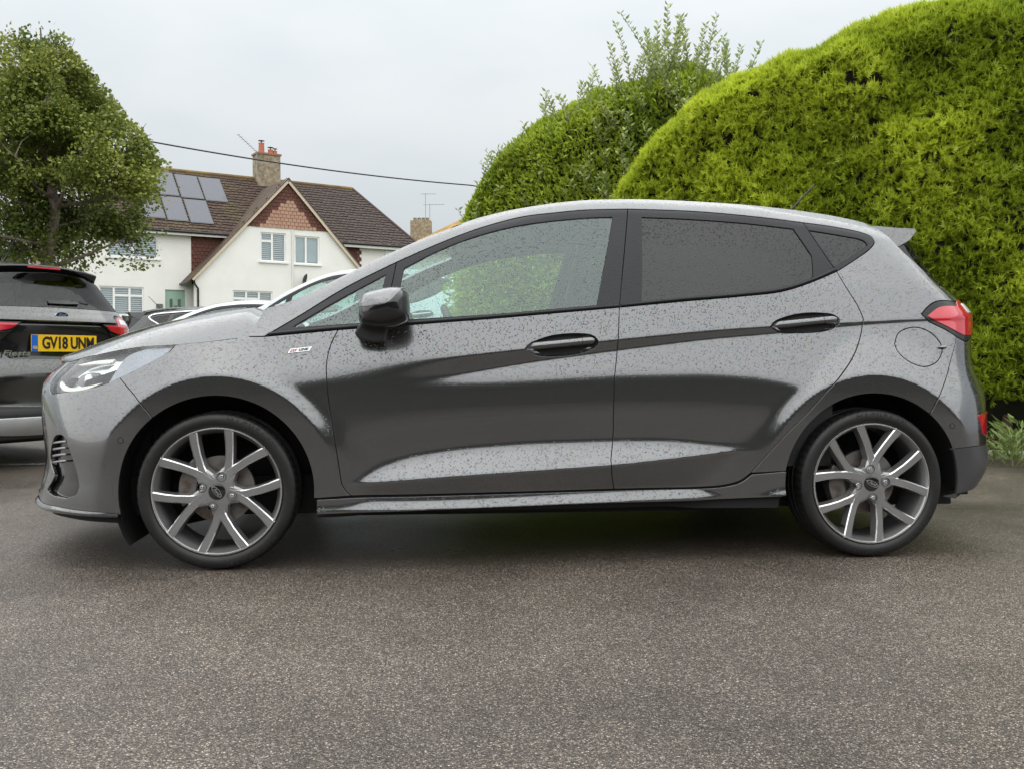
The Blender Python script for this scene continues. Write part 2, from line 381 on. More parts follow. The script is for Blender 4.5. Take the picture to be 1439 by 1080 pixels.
class Skin:
    """a trimmed piece of the body surface; halves on both sides of the centre line may share a mesh"""
    def __init__(s, Q=1.0): s.Q = Q; s.v = []; s.n = []; s.f = []
    def patch(s, poly, holes=(), off=0.0, gap=.0025, rim=.014, du=.014, dz=.008, sides=(1,), bevel=.0012, fn=None):
        poly = clean(poly)
        if area(poly) < 0: poly = poly[::-1]
        if gap: poly = clean(inset(poly, gap))
        hs = []
        for h in holes:
            h = clean(h); h = h if area(h) < 0 else h[::-1]
            hs.append(clean(inset(h, gap)) if gap else h)
        du, dz = du * s.Q, dz * s.Q
        A = np.array(poly); lo, hi = A.min(0), A.max(0)
        gx = np.arange(lo[0] + du / 2, hi[0], du); gz = np.arange(lo[1] + dz / 2, hi[1], dz)
        if len(gx) and len(gz):
            G = np.stack(np.meshgrid(gx, gz, indexing='ij'), -1).reshape(-1, 2)
            ok = pip(G[:, 0], G[:, 1], poly)
            for h in hs: ok &= ~pip(G[:, 0], G[:, 1], h)
            G = G[ok]
            bp = np.concatenate([A] + [np.array(h) for h in hs]); sc = np.array([dz / du, 1])
            if len(G):
                dm = np.full(len(G), 9.)
                for k in range(0, len(bp), 40): dm = np.minimum(dm, (((G * sc)[:, None] - (bp * sc)[None, k:k + 40]) ** 2).sum(2).min(1))
                G = G[dm > (dz * .45) ** 2]
        else: G = np.zeros((0, 2))
        loops = [poly] + hs; pts = []; ed = []
        for L in loops:
            b = len(pts); pts += L; ed += [(b + i, b + (i + 1) % len(L)) for i in range(len(L))]
        nb = len(pts); allp = pts + [tuple(g) for g in G]
        k = dz / du
        r = geometry.delaunay_2d_cdt([Vector((a * k, b)) for a, b in allp], ed, [], 0, 1e-6)
        V = np.array([(p[0] / k, p[1]) for p in r[0]]); F = np.array([f[:3] for f in r[2]])
        C = V[F].mean(1); ok = pip(C[:, 0], C[:, 1], poly)
        for h in hs: ok &= ~pip(C[:, 0], C[:, 1], h)
        F = F[ok]
        P = SF.P(V[:, 0], V[:, 1]); N = SF.N(V[:, 0], V[:, 1])
        o = off if not callable(off) else off(V[:, 0], V[:, 1])[:, None]
        P = P + N * o
        T = P[F]; fnrm = np.cross(T[:, 1] - T[:, 0], T[:, 2] - T[:, 0]); flip = (fnrm * N[F].mean(1)).sum(1) < 0
        F[flip] = F[flip][:, ::-1]
        rims = []
        if rim:
            for L in loops:
                L = np.array(L); n = len(L)
                p = SF.P(L[:, 0], L[:, 1]); nn = SF.N(L[:, 0], L[:, 1]); oo = off if not callable(off) else off(L[:, 0], L[:, 1])[:, None]
                p = p + nn * oo
                t = np.roll(p, -1, 0) - np.roll(p, 1, 0); t /= np.linalg.norm(t, axis=1, keepdims=True) + 1e-12
                ou = np.cross(t, nn); ou /= np.linalg.norm(ou, axis=1, keepdims=True) + 1e-12
                rings = [(p, nn), (p + ou * bevel * .7 - nn * bevel, (nn + ou) * .7071), (p + ou * bevel - nn * bevel * 2.2, ou), (p + ou * bevel - nn * (rim if not callable(rim) else 0.0) , ou)]
                rims.append(rings)
        for sd in sides:
            S = np.array([1, sd, 1.0]); b = len(s.v)
            s.v += list(P * S); s.n += list(N * S); s.f += [tuple(b + (q if sd > 0 else q[::-1])) for q in F]
            for rings in rims:
                n = len(rings[0][0]); b = len(s.v)
                for p, nn in rings: s.v += list(p * S); s.n += list(nn * S)
                for a in range(3):
                    for i in range(n):
                        q = (b + a * n + i, b + (a + 1) * n + i, b + (a + 1) * n + (i + 1) % n, b + a * n + (i + 1) % n)
                        s.f.append(q if sd > 0 else q[::-1])
        return s
    def build(s, name, m, parent):
        me = bpy.data.meshes.new(name); me.from_pydata([tuple(p) for p in s.v], [], s.f); me.update()
        me.polygons.foreach_set('use_smooth', [True] * len(me.polygons))
        n = np.array(s.n); n = n / (np.linalg.norm(n, axis=1, keepdims=True) + 1e-12)
        me.normals_split_custom_set_from_vertices([tuple(q) for q in n])
        return link(name, me, m, parent)
def grid_mesh(name, G, m, parent, flip=False):
    """smooth sheet from a grid of points"""
    a, b = len(G), len(G[0]); v = [p for r in G for p in r]
    f = [(i * b + j, (i + 1) * b + j, (i + 1) * b + j + 1, i * b + j + 1) for i in range(a - 1) for j in range(b - 1)]
    if flip: f = [q[::-1] for q in f]
    return mesh(name, v, f, m, parent, smooth=True)
def _pair(s, name, m, parent):
    a = s.build(name, m, parent)
    t = Skin(); t.v = [np.array(p) * [1, -1, 1] for p in s.v]; t.n = [np.array(p) * [1, -1, 1] for p in s.n]; t.f = [q[::-1] for q in s.f]
    return a, t.build(name, m, parent)
Skin.pair = _pair
UC = U0 - .006; UT = U1 + .006
def uw(w, z):                                # tail coordinates: half-width w at height z
    zz = np.full(200, z); u = np.linspace(2.7, U1, 200); W = -SF.P(u, zz)[:, 1]
    return (float(np.interp(-w, -W, u)), z)
def arc(xc, a0, a1, r=.350):
    n = max(3, int(abs(a1 - a0) / 3)); return [ux(xc + r * math.cos(R(a0 + (a1 - a0) * k / n)), ZH + r * math.sin(R(a0 + (a1 - a0) * k / n))) for k in range(n + 1)]
def ux(x, z):                                # surface coordinate at station x (flank side)
    if -.25 <= x <= 2.3: return (x, z)
    u = np.linspace(2.3, 3.0, 120) if x > 0 else np.linspace(-.25, -.9, 120)
    X = SF.P(u, np.full(120, z))[:, 0]; return (float(np.interp(x, X, u) if x > 0 else np.interp(-x, -X, u)), z)
def ell(cx, cy, a, b, rot=0, n=28, ph=0):
    return [(cx + a * math.cos(t) * math.cos(rot) - b * math.sin(t) * math.sin(rot), cy + a * math.cos(t) * math.sin(rot) + b * math.sin(t) * math.cos(rot)) for t in (2 * math.pi * (k + ph) / n for k in range(n))]
# outlines of the panels, read off the photograph and laid on the body surface
seam_bonnet = uz((247, 484), (300, 479), (348, 473))
lamp_top = uz((99, 508), (118, 502), (135, 498.5), (177, 490), (202, 486.5), (247, 484))
lamp_low = uz((247, 484), (239, 493), (193, 518), (168, 530.5), (145, 540), (116, 547), (83, 551.5), (72, 554))
lamp_front = uz((72, 554), (70, 540), (80, 526), (99, 508))
seam_bumper = uz((168, 530.5), (190, 557), (213, 585))
belt_f = uz((371, 473), (475, 463.5), (575, 456.5), (700, 447), (780, 440), (870.5, 432))
belt_r = uz((870.5, 432), (955, 424), (1040, 416.6), (1098, 410), (1137, 398), (1176, 381.6))
door_f = uz((475, 463.5), (465, 484), (459, 509), (459, 532), (461, 557), (467, 598), (473, 634), (480, 679)) 
door_f2 = uz((480, 679), (486, 689), (494, 696))
sill_f = uz((494, 696), (640, 693), (863, 686.5))
door_b = uz((870.5, 432), (869, 477), (867, 498), (864, 528), (862.5, 572), (861, 619), (858.5, 646))
door_b2 = uz((858.5, 646), (860, 667), (863, 686.5))
sill_r = uz((863, 686.5), (930, 685), (977, 684), (1016, 681), (1040, 674.5), (1056, 663))
door_r = uz((1056, 663), (1104, 610.5), (1144, 570.5), (1179, 531), (1200, 499), (1210, 470), (1213.5, 449))
door_r2 = uz((1213.5, 449), (1205, 429), (1188, 402), (1176, 381.6))
dlo_back = uz((1176, 381.6), (1205, 363), (1223, 349.5), (1229, 340), (1225, 333), (1211, 327), (1166.5, 318), (1128.5, 313))
dlo_top_r = uz((1128.5, 313), (1060, 304.5), (974.6, 297), (882, 293.8))
dlo_top_f = uz((882, 293.8), (819, 295.3), (780, 299), (734.6, 304.5), (676, 320), (618, 341.7), (557, 368.5))
dlo_pil = uz((557, 368.5), (484, 405), (421.7, 443), (371, 473))
roof_edge = uz((348, 473), (360, 453), (372, 434.5))[:], uz((372, 434.5), (404, 425), (466.5, 396), (507, 375.7), (554, 353.5), (600, 333.5), (641, 318.5), (692, 301.5), (754, 289.5), (820, 282), (897, 280.5), (974.6, 283.5), (1060, 289.5), (1098, 293.5), (1157, 301.5), (1196, 309), (1221, 315.5))
tail_edge = uz((1221, 315.5), (1262, 347), (1290, 373), (1321, 402.5), (1343, 422))
lampr_top = uz((1343, 424), (1316.7, 423.4), (1303.4, 431.7), (1295, 441.7))
lampr_low = uz((1295, 441.7), (1305, 451.7), (1326.7, 462.5), (1345, 474), (1357, 480))
seam_rear = uz((1345, 474), (1333, 519.5), (1319, 559), (1308.6, 578))
fuel = uz((1257.4, 483), (1264, 467), (1286, 460), (1306, 466.5), (1322, 483), (1324, 494), (1317, 508), (1298, 515), (1276, 507), (1262, 494), (1257.4, 483))
b_line = uz((882, 293.8), (876, 370), (870.5, 432)); r_line = uz((1128.5, 313), (1152, 347), (1176, 381.6)); q_line = uz((557, 368.5), (550, 402), (541, 430), (532, 459.5))
g_front = [uz((566, 448.5), (562, 420), (563, 403), (568, 377.5)), uz((568, 377.5), (618, 352), (676, 330.5), (734.6, 316.5), (820, 307), (860, 305.5)), uz((860, 305.5), (838, 428)), uz((838, 428), (780, 433), (700, 440), (566, 448.5))]
g_rear = [uz((902.6, 305.7), (902.6, 423.5)), uz((902.6, 423.5), (1040, 410.5), (1098, 403), (1143, 390)), uz((1143, 390), (1141, 360)), uz((1141, 360), (1115, 322)), uz((1115, 322), (1040, 313.5), (960, 308), (902.6, 305.7))]
g_quart = [uz((1134, 323.5), (1172, 374.5)), uz((1172, 374.5), (1200, 357), (1219, 344)), uz((1219, 344), (1215, 339), (1180, 331), (1134, 323.5))]
g_fquart = [uz((412, 459), (470, 425), (541, 387)), uz((541, 387), (534, 412), (515, 452.5)), uz((515, 452.5), (412, 459))]
ang = lambda q, xc: math.degrees(math.atan2(q[1] - ZH, SF.P(*q)[0][0] - xc))
A_wing_b = ang(uz((445, 700))[0], 0); A_wing_f = ang(seam_bumper[-1], 0); A_bump = ang(uz((166, 723))[0], 0) + 360
A_q_f = ang(uz((1103, 661))[0], XR) % 360; A_q_b = ang(seam_rear[-1], XR); A_rb = ang(uz((1326, 696))[0], XR)
lerp = lambda a, b, t: a + (b - a) * t

def make_wheel(parent, m, Q=1.0, detail=True):
    """alloy wheel lying in the XZ plane, outer face towards -Y"""
    RT, RR = .2907, .2345
    N = 10 if not detail else 16
    mb = MB()                                # rim barrel
    mb.lathe([(RR, .0), (RR + .0012, -.006), (RR - .003, -.0095), (RR - .007, -.007), (RR - .010, .004), (RR - .016, .012), (RR - .022, .03), (RR - .020, .075), (RR - .03, .14), (RR - .012, .175), (RR + .002, .178)], 72 if detail else 32)
    w = mb.build('wheel', m['rim_dark'], parent, smooth=50)
    lip = MB().lathe([(RR + .0008, -.0045), (RR - .0005, -.0098), (RR - .0042, -.0102), (RR - .0052, -.0075)], 72).build('rim_edge', m['machined'], w, smooth=60)
    sp = MB(); eg = MB()
    def spoke(ang_c, s):
        # centre line of one arm of a Y spoke in the wheel plane: radius, angle off the stem, half width, outer face depth
        st_ = [(.045, 1.0, .022, -.006), (.085, 4.0, .0165, -.001), (.108, 7.8, .0150, .000), (.122, 10.2, .0144, .000), (.15, 13.2, .0144, -.003), (.19, 16.9, .0152, -.0055), (.2315, 19.8, .0172, -.0085)]
        if s is None: st_ = [(.0, 0, .03, -.006), (.05, 0, .034, -.005), (.085, 0, .026, .002), (.108, 0, .016, .008)]; s = 1
        C = [Vector((r * math.sin(ang_c + s * R(a)), 0, r * math.cos(ang_c + s * R(a)))) for r, a, h, y in st_]
        rows = []
        for i, (r, a, h, y) in enumerate(st_):
            d = (C[min(i + 1, len(C) - 1)] - C[max(i - 1, 0)]).normalized(); n = Vector((d.z, 0, -d.x))
            Y = Vector((0, 1, 0)); g = h * .74
            rows.append([C[i] - n * (h + .004) + Y * (y + .042), C[i] - n * (h + .001) + Y * (y + .016), C[i] - n * h + Y * (y + .004), C[i] - n * g + Y * y, C[i] + n * g + Y * y, C[i] + n * h + Y * (y + .004), C[i] + n * (h + .001) + Y * (y + .016), C[i] + n * (h + .004) + Y * (y + .042)])
        k = len(rows[0]); v = [p for q in rows for p in q]
        f = [(i * k + j, i * k + j + 1, (i + 1) * k + j + 1, (i + 1) * k + j) for i in range(len(rows) - 1) for j in range(k - 1)] + [((len(rows) - 1) * k + j for j in range(k))]
        sp.add(v, [tuple(q) for q in f])
        if len(rows) > 5:                    # machined chamfers along both edges of the arm
            for j0, j1 in ((2, 3), (5, 4)):
                e = [r_[a] + Vector((0, -.0006, 0)) for r_ in rows[1:] for a in (j0, j1)]
                eg.add(e, [(2 * i, 2 * i + 1, 2 * i + 3, 2 * i + 2) for i in range(len(rows) - 2)])
    for i in range(5):
        a = R(72 * i)
        spoke(a, 1); spoke(a, -1); spoke(a, None)
    sp.lathe([(.001, -.006), (.04, -.006), (.062, -.003), (.068, .006), (.07, .04)], 40)
    so = sp.build('spokes', m['rim'], w); shade(so, 25)
    eg.build('spoke_edges', m['machined'], w) if detail else None
    tm = m['tyre']; prof = [(RR - .006, .014), (RR - .001, .000), (RR + .006, -.009), (RR + .016, -.0145), (RR + .03, -.0155), (RR + .042, -.0125), (RR + .0485, -.006), (RT - .0035, .004), (RT - .0012, .016), (RT, .035), (RT, .06), (RT - .008, .062), (RT - .008, .07), (RT, .072), (RT, .10), (RT - .008, .102), (RT - .008, .11), (RT, .112), (RT, .14), (RT - .0012, .165), (RT - .006, .182), (RR + .03, .196), (RR, .182)]
    ns = 240 if detail else 36; tb = MB(); tb.lathe(prof, ns)
    if detail:
        k = len(prof)
        for a in range(ns):
            if a % 4 == 0:
                for j in (7, 8, 9, 18, 19):
                    x, y, z = tb.v[a * k + j]; sc = 1 - .004 / math.hypot(x, z); tb.v[a * k + j] = (x * sc, y + (.002 if j < 9 else 0), z * sc)
    tyre = tb.build('tyre', tm, w, smooth=35)
    if detail:
        for word, a0, rr in (('MICHELIN', 0, .264), ('PILOT SPORT', 180, .264), ('MICHELIN', 120, .264), ('205/40 R18', 250, .264)):
            L = MB(); n = len(word)
            for i, c in enumerate(word):
                if c == ' ': continue
                me = text_mesh(c, .030 if word == 'MICHELIN' else .019, .0006)
                a = R(a0 + (i - (n - 1) / 2) * (5.6 if word == 'MICHELIN' else 3.4))
                M = Matrix.Rotation(a, 4, 'Y') @ Matrix.Translation((0, -.0152, rr)) @ Matrix.Rotation(R(90), 4, 'X')
                L.add([M @ v.co for v in me.vertices], [tuple(p.vertices) for p in me.polygons]); bpy.data.meshes.remove(me)
            L.build('sidewall_lettering', m['tyre_text'], w)
    cap = MB().lathe([(.0005, -.0125), (.022, -.012), (.029, -.010), (.031, -.006), (.031, .0)], 32).build('centre_cap', m['gloss_black'], w, smooth=40)
    if detail:
        badge(w, .026, Matrix.Translation((0, -.0128, 0)) @ Matrix.Rotation(R(20), 4, 'Y') @ Matrix.Rotation(R(90), 4, 'X'), m, dark=True)
    for i in range(4):
        a = R(-14 + 90 * i); c = Vector((.0565 * math.sin(a), -.001, .0565 * math.cos(a)))
        b = MB(); b.lathe([(.0175, -.007), (.0165, -.0075), (.0155, .004), (.012, .012)], 20).build('bolt_seat', m['gloss_black'], w, smooth=40, loc=c)
        b = MB(); b.lathe([(.0005, -.009), (.007, -.0085), (.0096, -.005), (.0096, .012)], 6); b.build('wheel_bolt', m['chrome'], w, loc=c, bevel=.0008)
    MB().lathe([(.001, .075), (.06, .072), (.066, .060), (.125, .060), (.125, .078), (.001, .08)], 48).build('brake_disc', m['disc'], w, smooth=30)
    cal = MB(); cal.prism(arc2(.085, .15, 215, 290) , .045, .11); cal.build('brake_caliper', m['disc'], w, bevel=.004)
    vb = MB().tube([(.10 * 2.0 * math.sin(R(205)), .02, .2 * math.cos(R(205))), (.1 * 2.0 * math.sin(R(205)), -.004, .2 * math.cos(R(205)))], .005, 8).build('valve', m['gloss_black'], w)
    return w
def arc2(r0, r1, a0, a1, n=10):
    A = [R(a0 + (a1 - a0) * k / n) for k in range(n + 1)]
    return [(r1 * math.sin(a), r1 * math.cos(a)) for a in A] + [(r0 * math.sin(a), r0 * math.cos(a)) for a in reversed(A)]
def badge(parent, r, M, m, dark=False):
    """oval maker's badge with a script word; lies in XY, faces +Z"""
    def ring(k0, k1, z0, z1, mt, name):
        n = 40; b = MB(); e = [(math.cos(2 * math.pi * i / n), math.sin(2 * math.pi * i / n) * .42) for i in range(n)]
        b.add([M @ Vector((r * k1 * a, r * k1 * c, z0)) for a, c in e] + [M @ Vector((r * k1 * .98 * a, r * k1 * .98 * c, z1)) for a, c in e], [tuple(range(n, 2 * n))] + [(i, (i + 1) % n, n + (i + 1) % n, n + i) for i in range(n)])
        return b.build(name, mt, parent)
    ring(0, 1, 0, r * .03, m['chrome'] if not dark else m['silver'], 'badge')
    ring(0, .92, 0, r * .05, m['badge_blue'] if not dark else m['gloss_black'], 'badge_field')
    if dark:
        n = 40; b = MB(); e = [(math.cos(2 * math.pi * i / n), math.sin(2 * math.pi * i / n) * .42) for i in range(n)]
        b.add([M @ Vector((r * k * a, r * k * c, r * .055)) for k in (.80, .86) for a, c in e], [(i, (i + 1) % n, n + (i + 1) % n, n + i) for i in range(n)]); b.build('badge_ring', m['silver'], parent)
    me = text_mesh('Ford', r * .62, r * .012, .35, .9, r * .012); b = MB()
    b.add([M @ (v.co + Vector((0, 0, r * .07))) for v in me.vertices], [tuple(p.vertices) for p in me.polygons]); bpy.data.meshes.remove(me)
    b.build('badge_script', m['silver'], parent)
def loft_cap(centre, outline, ys, scales, shift=None, th=None):
    """outline (x, z around centre) swept along y with a scale per station"""
    rows = []
    for k, (y, sc) in enumerate(zip(ys, scales)):
        sx = (shift[k] if shift else 0)
        rows.append([Vector((centre[0] + sx + dx * sc, y, centre[1] + dz * sc)) for dx, dz in outline])
    return rows

def make_car(name, label, m, loc, rz=0, sc=(1, 1, 1), Q=1.0, near=True, cladding=False, chrome_line=False, plate=None, group=None, seats=True):
    car = empty(name, loc, rz, sc); tag(car, label, 'car', group)
    B, T = m['paint'], m['trim']
    S = lambda: Skin(Q)
    st = .012 * Q if Q > 1.5 else .012
    D = lambda segs: dense(segs, st)
    det = Q < 1.5
    # ---- flanks
    S().patch(D([seam_bonnet, [seam_bonnet[-1], belt_f[0]], belt_f[:2], door_f, door_f2, [door_f2[-1], uz((445, 699.5))[0]], arc(0, A_wing_b, A_wing_f), seam_bumper[::-1], lamp_low[3::-1]])).pair('front_wing', B, car)
    hand = lambda pts: clean(catmull(uz(*pts), .006))
    h1 = hand([(738.5, 489.6), (745, 483), (759, 477), (778, 471.5), (813, 469), (833, 472), (840.6, 480), (837, 487.7), (817, 496), (778, 501), (751, 498), (738.5, 489.6)])
    h2 = hand([(1083, 459), (1089, 452), (1103, 446), (1125, 441), (1150, 440), (1172, 443), (1180, 450), (1176, 458), (1160, 465), (1120, 468), (1094, 467), (1083, 459)])
    fd = S().patch(D([door_f, door_f2, sill_f, door_b2[::-1], door_b[::-1], [belt_f[5], belt_f[4], belt_f[3], belt_f[2], belt_f[1]]]), [h1]).pair('front_door', B, car)
    rd = S().patch(D([belt_r[::-1], door_b, door_b2, sill_r, door_r, door_r2]), [h2]).pair('rear_door', B, car)
    for d, h, (xa, ya, xb, yb) in ((fd, h1, (744, 487.5, 836, 478.5)), (rd, h2, (1088, 457.5, 1176, 449))):
        H = np.array(h); c = H.mean(0); rad = np.abs(H - c).max(0)
        def depth(u, z, H=H, c=c):
            q = np.stack([u, z], 1) - c; a = np.arctan2(q[:, 1] / rad[1], q[:, 0] / rad[0]); hq = H - c; ha = np.arctan2(hq[:, 1] / rad[1], hq[:, 0] / rad[0]); o = np.argsort(ha)
            rr = np.interp(a, np.concatenate([ha[o] - 2 * math.pi, ha[o], ha[o] + 2 * math.pi]), np.tile(np.hypot(hq[o, 0], hq[o, 1]), 3))
            t = np.clip(np.hypot(q[:, 0], q[:, 1]) / rr, 0, 1); return -.036 * (1 - t ** 2.4) ** .8 - .002
        k = S(); k.patch(h, off=depth, gap=0, rim=0, du=.006, dz=.004)
        P_ = np.array(k.v); F_ = np.array(k.f)     # normals of the bowl from its own shape
        nn = np.zeros_like(P_); fn = np.cross(P_[F_[:, 1]] - P_[F_[:, 0]], P_[F_[:, 2]] - P_[F_[:, 0]])
        for j in range(3): np.add.at(nn, F_[:, j], fn)
        k.n = list(nn)
        for o_, b_ in zip(k.pair('handle_recess', B, car), d): o_.parent = b_
        (u0, z0), (u1, z1) = uz((xa, ya), (xb, yb))
        for part, t0, t1, mt in (('door_handle', 0, .80, B), ('lock_cover', .806, 1, B)):
            V = []; n = 14; g = 16
            for i in range(g + 1):
                t = lerp(t0, t1, i / g); q = SF.P(lerp(u0, u1, t), lerp(z0, z1, t))[0]; nv = SF.N(lerp(u0, u1, t), lerp(z0, z1, t))[0]
                e = min(t, 1 - t); s_ = math.sqrt(max(0, 1 - max(0, 1 - e / .10) ** 2)); 
                up = np.array([.0, nv[2], -nv[1]]) * -1; up = up / np.linalg.norm(up) * (1 if up[2] > 0 else -1)
                for j in range(n):
                    a = 2 * math.pi * j / n; V.append(q + nv * (.004 + .0125 * math.sin(a) * max(s_, .02)) + up * (.0145 * math.cos(a) * max(s_, .02)))
            F = [(i * n + j, i * n + (j + 1) % n, (i + 1) * n + (j + 1) % n, (i + 1) * n + j) for i in range(g) for j in range(n)] + [tuple(range(n)), tuple(g * n + j for j in range(n))]
            for sd, b_ in zip((1, -1), d):
                b = MB(); b.add([(p[0], p[1] * sd, p[2]) for p in V], F); b.build(part, mt, b_, smooth=50)
    q_low = [uz((1103, 661))[0], uz((1056, 664))[0]]
    S().patch(D([roof_edge[0], [(u, z + .003) for u, z in roof_edge[1]], tail_edge, lampr_top, lampr_low[:4], seam_rear, arc(XR, A_q_b, A_q_f), [arc(XR, A_q_b, A_q_f)[-1], q_low[1]], door_r, door_r2, dlo_back, dlo_top_r, dlo_top_f, dlo_pil, [dlo_pil[-1], roof_edge[0][0]]]), [clean(catmull(fuel, .008))]).pair('side_frame', B, car)
    ff = S().patch(clean(catmull(fuel, .008))).pair('fuel_flap', B, car)
    fp = SF.P(*uz((1324, 488))[0])[0]
    for sd, o in zip((1, -1), ff):
        b = MB().lathe([(.0005, -.012), (.006, -.010), (.009, -.004), (.0095, .004)], 16); b.build('finger_tab', B, o, smooth=60, loc=(fp[0], fp[1] * sd, fp[2]), sc=(2.0, sd, .9))
    # sill, sitting proud of the doors
    sill_bot = uz((445, 722), (640, 715), (863, 706), (1000, 701), (1096, 697))
    S().patch(D([[uz((445, 701))[0], uz((494, 698.5))[0]], uz((494, 698.5), (640, 695), (863, 688.5), (930, 687), (977, 686), (1016, 683), (1040, 677), (1056, 665.5)), [uz((1056, 665.5))[0], arc(XR, A_q_b, A_q_f)[-1]], arc(XR, A_q_f, ang(uz((1096, 697))[0], XR) % 360), sill_bot[::-1], [sill_bot[0], uz((445, 701))[0]]]), off=.007, rim=.05, dz=.006).pair('sill', m['clad'] if cladding else B, car)
    S().patch(D([[(.36, .215), (.36, .185)], [(.36, .185), (2.13, .205)], [(2.13, .205), (2.13, .25)], [(2.13, .25), (.36, .205)]]), off=-.03, gap=0, rim=.1).pair('sill_lower', m['black'], car)
    # ---- dark window surrounds and glass
    gl = [D(g) for g in (g_front, g_rear, g_quart, g_fquart)]
    edge_f = [belt_f[0], belt_f[1], uz((532, 459.5))[0]]
    S().patch(D([edge_f, q_line[::-1], dlo_pil]), [gl[3]], off=-.001).pair('quarterlight_frame', T, car)
    S().patch(D([[q_line[-1], belt_f[2], belt_f[3], belt_f[4], belt_f[5]], b_line[::-1], dlo_top_f, q_line]), [gl[0]], off=-.001).pair('window_frame', T, car)
    S().patch(D([belt_r, r_line[::-1], dlo_top_r, b_line]), [gl[1]], off=-.001).pair('window_frame', T, car)
    S().patch(D([dlo_back, r_line]), [gl[2]], off=-.001).pair('quarter_window_frame', T, car)
    for nm, g, mt in (('window', gl[0], m['glass']), ('window', gl[1], m['privacy']), ('quarter_window', gl[2], m['privacy']), ('quarterlight', gl[3], m['glass'])):
        S().patch(g, off=-.006, gap=-.004, rim=.003, du=.03, dz=.02).pair(nm, mt, car)
    post = [uz((1141, 358), (1143, 390)), uz((1143, 390), (1157, 383)), uz((1157, 383), (1141, 358))]
    # waist moulding: a slim raised strip under the side glass
    for seg in (uz((377, 470), (475, 461), (575, 454), (700, 444.5), (780, 437.5), (869, 430)), uz((873, 429.5), (955, 421), (1040, 414), (1098, 407), (1137, 395), (1174, 379))):
        pts = catmull(seg, .03)
        for sd in (1, -1):
            b = MB(); b.tube([tuple(SF.P(u, z, .0015)[0] * [1, sd, 1]) for u, z in pts], .0065, 8); b.build('waist_moulding', m['trim'], car, smooth=60)
    if chrome_line:
        for sd in (1, -1):
            pts = catmull(dlo_top_f[::-1] + dlo_top_r[::-1][1:] + dlo_back[::-1][1:] + belt_r[::-1][1:] + belt_f[::-1][1:], .05)
            b = MB(); b.tube([tuple(SF.P(u, z, .004)[0] * [1, sd, 1]) for u, z in pts], .014, 8); b.build('chrome_strip', m['chrome'], car, smooth=60)
    # ---- bonnet
    K = lamp_top[0]; zc = .748
    nF = 14; Fe = [(lerp(UC, K[0], t), lerp(zc, K[1], t ** 1.6)) for t in np.linspace(0, 1, nF)]
    Se = catmull(lamp_top + seam_bonnet[1:] + [(seam_bonnet[-1][0] + .05, seam_bonnet[-1][1] + .004)], .03); na = len(Se)
    cl = catmull([(SF.P(UC, zc)[0][0] + .004, zc + .004), (-.80, .776), (-.70, .812), (-.53, .864), (-.31, .922), (-.07, .966), (.06, .982), (.13, .984)], .01)
    cl = [cl[int(round(k))] for k in np.linspace(0, len(cl) - 1, na)]
    Fp = SF.P(*zip(*Fe)); Sp = SF.P(*zip(*Se)); nb = 22
    def Fb(b): return np.array([np.interp(b, np.linspace(0, 1, nF), Fp[:, k]) for k in range(3)])
    rc = Sp[-1]; cc = np.array([cl[-1][0], 0, cl[-1][1]])
    def Rb(b): y = rc[1] * b; t = 1 - b ** 3.2; return np.array([lerp(rc[0], cc[0], 1 - b ** 2), y, lerp(rc[2], cc[2], t)])
    G = []
    for i in range(na):
        a = i / (na - 1); row = []
        for j in range(nb + 1):
            b = j / nb; b = 1 - (1 - b) ** 1.7
            Ca = np.array([cl[i][0], 0, cl[i][1]]); Sa = Sp[i]
            # lateral shape between the centre line and the edge
            y = Sa[1] * b; q = b ** lerp(3.0, 8.5, a)
            p = np.array([lerp(Ca[0], Sa[0], b ** 2), y, lerp(Ca[2], Sa[2], q)])
            fb = Fb(b); k = (1 - a) ** 3
            lin0 = np.array([lerp(cl[0][0], Sp[0][0], b ** 2), Sp[0][1] * b, lerp(cl[0][1], Sp[0][2], b ** 3.0)])
            row.append(p + (fb - lin0) * k - np.array([0, 0, .024 * float(sstep((p[0] - .072 - .03 * (1 - b)) / .045))]))
        G.append(row)
    full = [[p * [1, -1, 1] for p in r[:0:-1]] + r for r in G]
    grid_mesh('bonnet', [[tuple(p + np.array([0, 0, -.001])) for p in r] for r in full], B, car)
    # ---- windscreen, roof, tail glass
    E = catmull(roof_edge[1], .03); EP = SF.P(*zip(*E)); ws = [p for p in EP if p[0] < .93]; rf = [p for p in EP if p[0] > .90]
    def span(edge, dx0, dx1, c0, c1, nb=14):
        G = []
        for i, e in enumerate(edge):
            t = i / (len(edge) - 1); r_ = []
            for j in range(-nb, nb + 1):
                v = 1 - abs(j) / nb; q = 1 - (1 - v) ** 2.2
                r_.append((e[0] - lerp(dx0, dx1, t) * q, -e[1] * j / nb * -1 if False else (e[1] * (-j / nb)) , e[2] + lerp(c0, c1, t) * q))
            G.append(r_)
        return G
    grid_mesh('windscreen', span([np.array(p) + [0, .012, -.004] for p in ws], .055, .05, .018, .03), m['glass'], car)
    grid_mesh('roof', span(rf, .05, -.05, .030, .034), B, car)
    roof_mid = max(p[2] for p in EP) + .045
    S().patch(D([[(UT, 1.078), uw(.60, 1.072)], [uw(.60, 1.072)] + tail_edge[3:0:-1], [tail_edge[1], (lerp(tail_edge[1][0], UT, .3), 1.285), (UT, 1.31)], [(UT, 1.31), (UT, 1.078)]]), off=-.004, gap=.001, sides=(1, -1)).build('rear_window', m['privacy'], car)
    # spoiler
    P0, P1 = SF.P(*tail_edge[0])[0], SF.P(*tail_edge[1])[0]
    tip = atY(1290, 320.5, .36); tipL = atY(1283, 336, .36)
    rows = []
